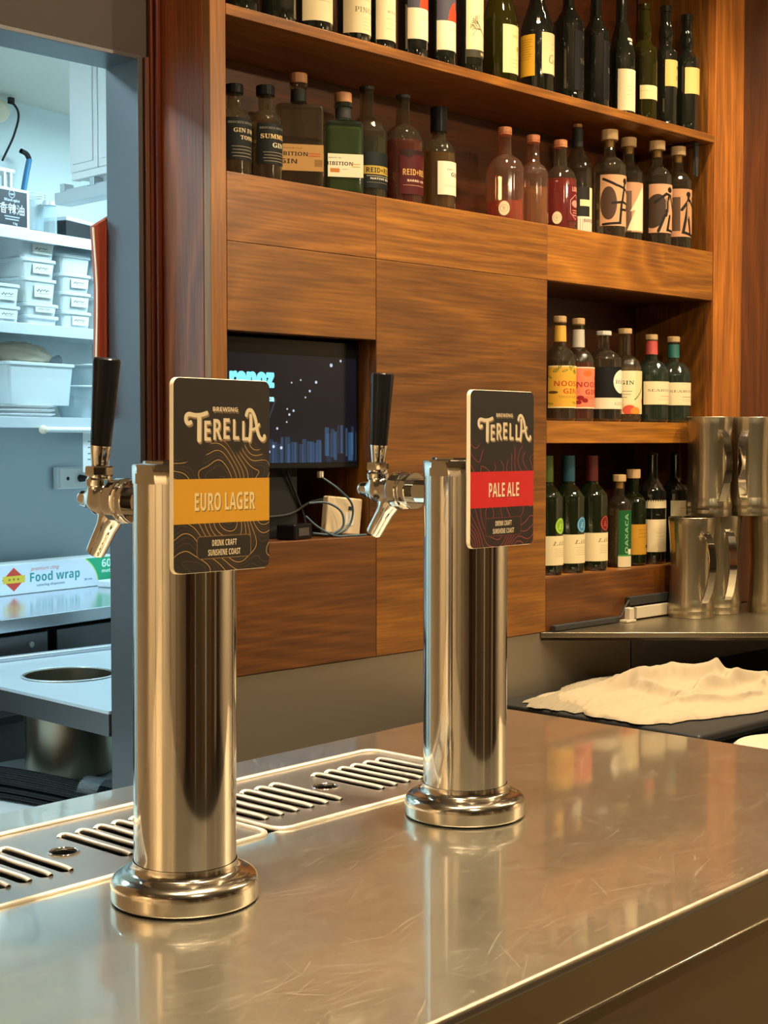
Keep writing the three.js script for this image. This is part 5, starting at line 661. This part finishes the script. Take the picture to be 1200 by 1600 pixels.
  hz(36, [[[0.62, 0], [0.3, 0.08]], [[0.05, 0.2], [0.95, 0.2]], [[0.5, 0.05], [0.5, 0.48]], [[0.45, 0.24], [0.08, 0.5]], [[0.55, 0.24], [0.95, 0.5]], [[0.25, 0.55], [0.75, 0.55], [0.75, 1], [0.25, 1], [0.25, 0.55]], [[0.25, 0.77], [0.75, 0.77]]]);
  hz(100, [[[0.25, 0], [0.25, 0.1]], [[0.02, 0.15], [0.48, 0.15]], [[0.1, 0.25], [0.16, 0.38]], [[0.4, 0.25], [0.34, 0.38]], [[0.0, 0.42], [0.5, 0.42]], [[0.05, 0.62], [0.48, 0.62]], [[0.25, 0.42], [0.25, 1]], [[0.55, 0.15], [1, 0.15]], [[0.6, 0.3], [0.95, 0.3], [0.95, 0.55], [0.6, 0.55], [0.6, 0.3]], [[0.78, 0], [0.78, 1]], [[0.75, 0.6], [0.55, 0.9]], [[0.8, 0.6], [1, 0.9]]]);
  hz(166, [[[0.1, 0.08], [0.22, 0.2]], [[0.02, 0.35], [0.15, 0.45]], [[0.05, 0.98], [0.25, 0.6]], [[0.4, 0.3], [0.95, 0.3], [0.95, 0.98], [0.4, 0.98], [0.4, 0.3]], [[0.67, 0.02], [0.67, 0.98]], [[0.4, 0.63], [0.95, 0.63]]]);
  lines(g2, 70, 166, 116, 2, 16, '#aeb6cc', 7); text(g2, '1 kg', 150, 214, 18, '#dfe6f4');
  const ca = K('spice_carton', 'white carton with black label and large Chinese characters', 'carton', -0.45, 2.001, 0.235); part('carton', box(0.16, 0.117, 0.09, 0, 0.059, 0, 0.002), M.white, ca); const cpn = new THREE.PlaneGeometry(0.128, 0.113); cpn.translate(0.0125, 0.059, 0.0456); part('printed_front', cpn, std(0xffffff, 0.45, 0, { map: ctex(c2) }), ca);
  const bk = K('plastic_basket', 'white ribbed plastic basket behind the carton on the upper kitchen shelf', 'basket', -0.44, 2.001, 0.105); part('base', box(0.2, 0.01, 0.13, 0, 0.005, 0, 0.002), M.white, bk); part('rim', merge(box(0.22, 0.012, 0.006, 0, 0.19, 0.07, 0.002), box(0.22, 0.012, 0.006, 0, 0.19, -0.07, 0.002), box(0.006, 0.012, 0.14, 0.107, 0.19, 0, 0.002), box(0.006, 0.012, 0.14, -0.107, 0.19, 0, 0.002)), M.white, bk);
  for (let i = 0; i < 9; i++) for (const z of [-0.07, 0.07]) part('slat', box(0.009, 0.18, 0.004, -0.096 + i * 0.024, 0.095, z, 0.001), M.white, bk);
  for (let i = 0; i < 5; i++) for (const s of [-0.105, 0.105]) part('slat', box(0.004, 0.18, 0.009, s, 0.095, -0.052 + i * 0.026, 0.001), M.white, bk);
  for (let i = 0; i < 2; i++) { const o = K('plastic_cup_stack', ['stack of clear plastic cups right of the carton', 'second stack of clear plastic cups, further back'][i], 'cups', -0.280 + i * 0.004, 2.001, 0.198 - i * 0.095); part('cups', toCreasedNormals(lathe([[0.026, 0.0], [0.036, 0.10], [0.038, 0.105], [0.036, 0.106], [0.030, 0.02], [0, 0.012]], 28), 0.5), M.tub, o); for (let k = 0; k < 4; k++) part('cup_rim', T(new THREE.TorusGeometry(0.037, 0.0016, 6, 28).rotateX(Math.PI / 2), 0, 0.106 + k * 0.007, 0), M.tubLid, o); }
  const ja = K('glass_jar', 'small clear jar on the edge of the upper kitchen shelf', 'jar', -0.275, 2.001, 0.262); part('glass', toCreasedNormals(lathe([[0, 0], [0.022, 0], [0.022, 0.075], [0.018, 0.08], [0.018, 0.088], [0, 0.088]], 8), 0.3), std(lin(0.8, 0.88, 0.9), 0.06, 0, { transmission: 0.75, thickness: 0 }), ja); part('lid', T(new THREE.CylinderGeometry(0.021, 0.021, 0.012, 24), 0, 0.0945, 0), M.kitchenSteel, ja);
  const bx = K('black_box', 'dark box lying under the steel rail on the upper kitchen shelf', 'box', -0.15, 2.001, 0.19, undefined, 0.2); part('box', box(0.14, 0.055, 0.12, 0, 0.028, 0, 0.004), M.blackMatt, bx); part('lid', box(0.146, 0.012, 0.126, 0, 0.0615, 0, 0.003), M.tubLid, bx);
  const kn = K('blue_scraper', 'blue-handled scraper with black tip leaning on the kitchen wall', 'scraper', -0.212, 2.001, 0.06); part('handle', sweep([[0, 0.0, 0.03], [0.0, 0.12, 0.02], [0.022, 0.20, 0.012], [0.040, 0.262, 0.010]], 0.009, 10, 24), std(lin(0.05, 0.22, 0.42), 0.4), kn); part('tip', sweep([[0.040, 0.262, 0.010], [0.030, 0.276, 0.010], [0.006, 0.283, 0.010]], 0.008, 8, 12), M.blackMatt, kn);
  // white cupboard and gutter rail overhead on the right
  const hd = thing('white_cupboard', 'tall white panelled cupboard hanging at the right of the kitchen', 'cupboard', [2.1, 0, 0]); part('body', span(0.018, 0.34, 2.062, 2.445, -3.24, -2.60, 0.003), M.white, hd);
  for (const [z0, z1] of [[-3.238, -3.115], [-3.111, -2.86], [-2.856, -2.602]]) { const d = part('door', span(0, 0.017, 2.075, 2.44, z0, z1, 0.004), M.white, hd); part('door_panel', span(-0.004, 0.0, 2.095, 2.42, z0 + 0.016, z1 - 0.016, 0.002), M.white, d); }
  part('bottom_trim', span(-0.004, 0.02, 2.055, 2.0735, -3.225, -2.60, 0.003), M.white, hd);
  const gr2 = thing('gutter_rail', 'steel channel rail under the white cupboard', 'rail', [2.1, 0, 0]); part('channel', merge(span(0, 0.004, 2.004, 2.034, -3.31, -2.60, 0.001), span(0.0045, 0.05, 2.004, 2.008, -3.31, -2.60, 0.001)), M.kitchenSteel, gr2);
  for (const z of [-3.285, -3.15]) part('bracket', merge(span(0, 0.03, 2.0345, 2.0545, z, z + 0.02, 0.001), span(0.004, 0.034, 2.0345, 2.0385, z + 0.021, z + 0.12, 0.001)), M.kitchenSteel, gr2);
  // cable and round fitting on the ceiling
  const cf = thing('ceiling_fitting', 'round cream fitting with black cable high on the kitchen wall', 'fitting', kp(-0.26, 2.40, 0.03), KA); part('dome', new THREE.SphereGeometry(0.036, 24, 16), M.cream, cf); part('cable', sweep([[0.03, 0.04, 0.02], [0.045, 0.0, 0.04], [0.02, -0.07, 0.05], [-0.03, -0.16, 0.05]], 0.0035, 8, 30), M.blackMatt, cf); part('cable_clip', box(0.02, 0.02, 0.012, 0.035, 0.035, 0.02, 0.002), M.blackMatt, cf);
  // bench with a sunk pot, near the pass
  const ho = thing('pot_bench', 'steel bench with a round hole holding a deep pot, beside the pass', 'bench', [0, 0, 0]);
  const hs = rrect(1.727, 2.536, 2.45, 3.312, 0.006); const hp = new THREE.Path(); hp.absellipse(1.925, 2.995, 0.108, 0.108, 0, Math.PI * 2); hs.holes.push(hp);
  const hg = new THREE.ExtrudeGeometry(hs, { depth: 0.006, bevelEnabled: true, bevelSize: 0.001, bevelThickness: 0.001, bevelSegments: 2, curveSegments: 40 }); hg.rotateX(-Math.PI / 2); hg.translate(0, 0.823, 0); part('bench_top', hg, std(lin(0.70, 0.76, 0.82), 0.38, 0.45), ho);
  part('apron', merge(span(1.7265, 1.7295, 0.775, 0.823, -3.312, -2.537, 0.001), span(1.73, 2.45, 0.775, 0.823, -3.312, -3.309, 0.001), span(1.73, 2.45, 0.775, 0.823, -2.540, -2.537, 0.001)), M.darkSteel, ho);
  part('rear_upstand', span(1.73, 2.45, 0.8305, 0.842, -3.312, -3.285, 0.003), M.kitchenSteel, ho);
  for (const [x, z] of [[1.76, -3.27], [2.42, -3.27], [2.42, -2.57]]) part('leg', T(new THREE.CylinderGeometry(0.018, 0.018, 0.775, 20), x, 0.3875, z), M.kitchenSteel, ho);
  const po = thing('sunk_pot', 'deep steel pot hanging in the round hole of the bench', 'pot', [1.925, 0, -2.995]); part('pot', toCreasedNormals(lathe([[0, 0.600], [0.102, 0.600], [0.1045, 0.604], [0.1045, 0.829], [0.112, 0.8305], [0.112, 0.8325], [0.1025, 0.8315], [0.1015, 0.606], [0, 0.604]], 64), 0.5), M.brushed, po); part('rim', T(new THREE.TorusGeometry(0.110, 0.0022, 8, 64).rotateX(Math.PI / 2), 0, 0.8325, 0), M.kitchenSteel, po);
  const lt = thing('low_table', 'pale low table under the pot bench', 'table', [0, 0, 0]); part('table_top', span(0.9, 2.2, 0.578, 0.598, -3.2, -2.54, 0.003), std(lin(0.5, 0.55, 0.58), 0.4), lt); for (const [x, z] of [[0.95, -3.15], [0.95, -2.6], [2.15, -3.15], [2.15, -2.6]]) part('leg', span(x - 0.015, x + 0.015, 0, 0.577, z - 0.015, z + 0.015, 0.002), M.kitchenSteel, lt);
  const st = thing('straw_bundle', 'bundle of long black straws in clear wrap on the low table', 'straws', [0, 0.5985, 0]);
  for (let i = 0; i < 26; i++) { const row = i % 9, lay = Math.floor(i / 9), ox = (row - 4) * 0.011 + rnd() * 0.003; part('straw', sweep([[1.62 + ox * 1.6, 0.010 + lay * 0.0145, -3.16 + rnd() * 0.02], [1.71 + ox * 1.3, 0.012 + lay * 0.0145 + rnd() * 0.004, -2.85], [1.765 + ox, 0.008 + lay * 0.014, -2.575 + rnd() * 0.02]], 0.0062, 8, 14), M.black, st); }
  part('clear_wrap', sweep([[1.755, 0.037, -2.66], [1.765, 0.037, -2.60]], 0.034, 16, 4), std(lin(0.6, 0.66, 0.7), 0.15, 0, { transmission: 0.9, thickness: 0 }), st);
  // red strap just inside the pass
  const rs = thing('red_strap', 'red padded leather strap hanging behind the steel door jamb', 'strap', [0, 0, 0]);
  const ss = new THREE.Shape([[1.664, 1.818], [1.733, 1.862], [1.733, 1.44], [1.662, 1.44], [1.668, 1.56], [1.671, 1.70]].map((q) => new THREE.Vector2(...q)));
  part('leather', new THREE.ExtrudeGeometry(ss, { depth: 0.010, bevelEnabled: true, bevelSize: 0.002, bevelThickness: 0.003, bevelSegments: 3 }).translate(0, 0, -2.4905), M.red, rs);
  part('pale_edge', sweep([[1.6615, 1.816, -2.480], [1.669, 1.70, -2.480], [1.666, 1.56, -2.480], [1.660, 1.44, -2.480]], 0.0022, 6, 24), M.cream, rs);
  part('stitched_fold', sweep([[1.690, 1.83, -2.4778], [1.688, 1.70, -2.4778], [1.687, 1.56, -2.4778], [1.684, 1.45, -2.4778]], 0.003, 6, 24), M.red, rs);
}
renderer.render(scene, camera);
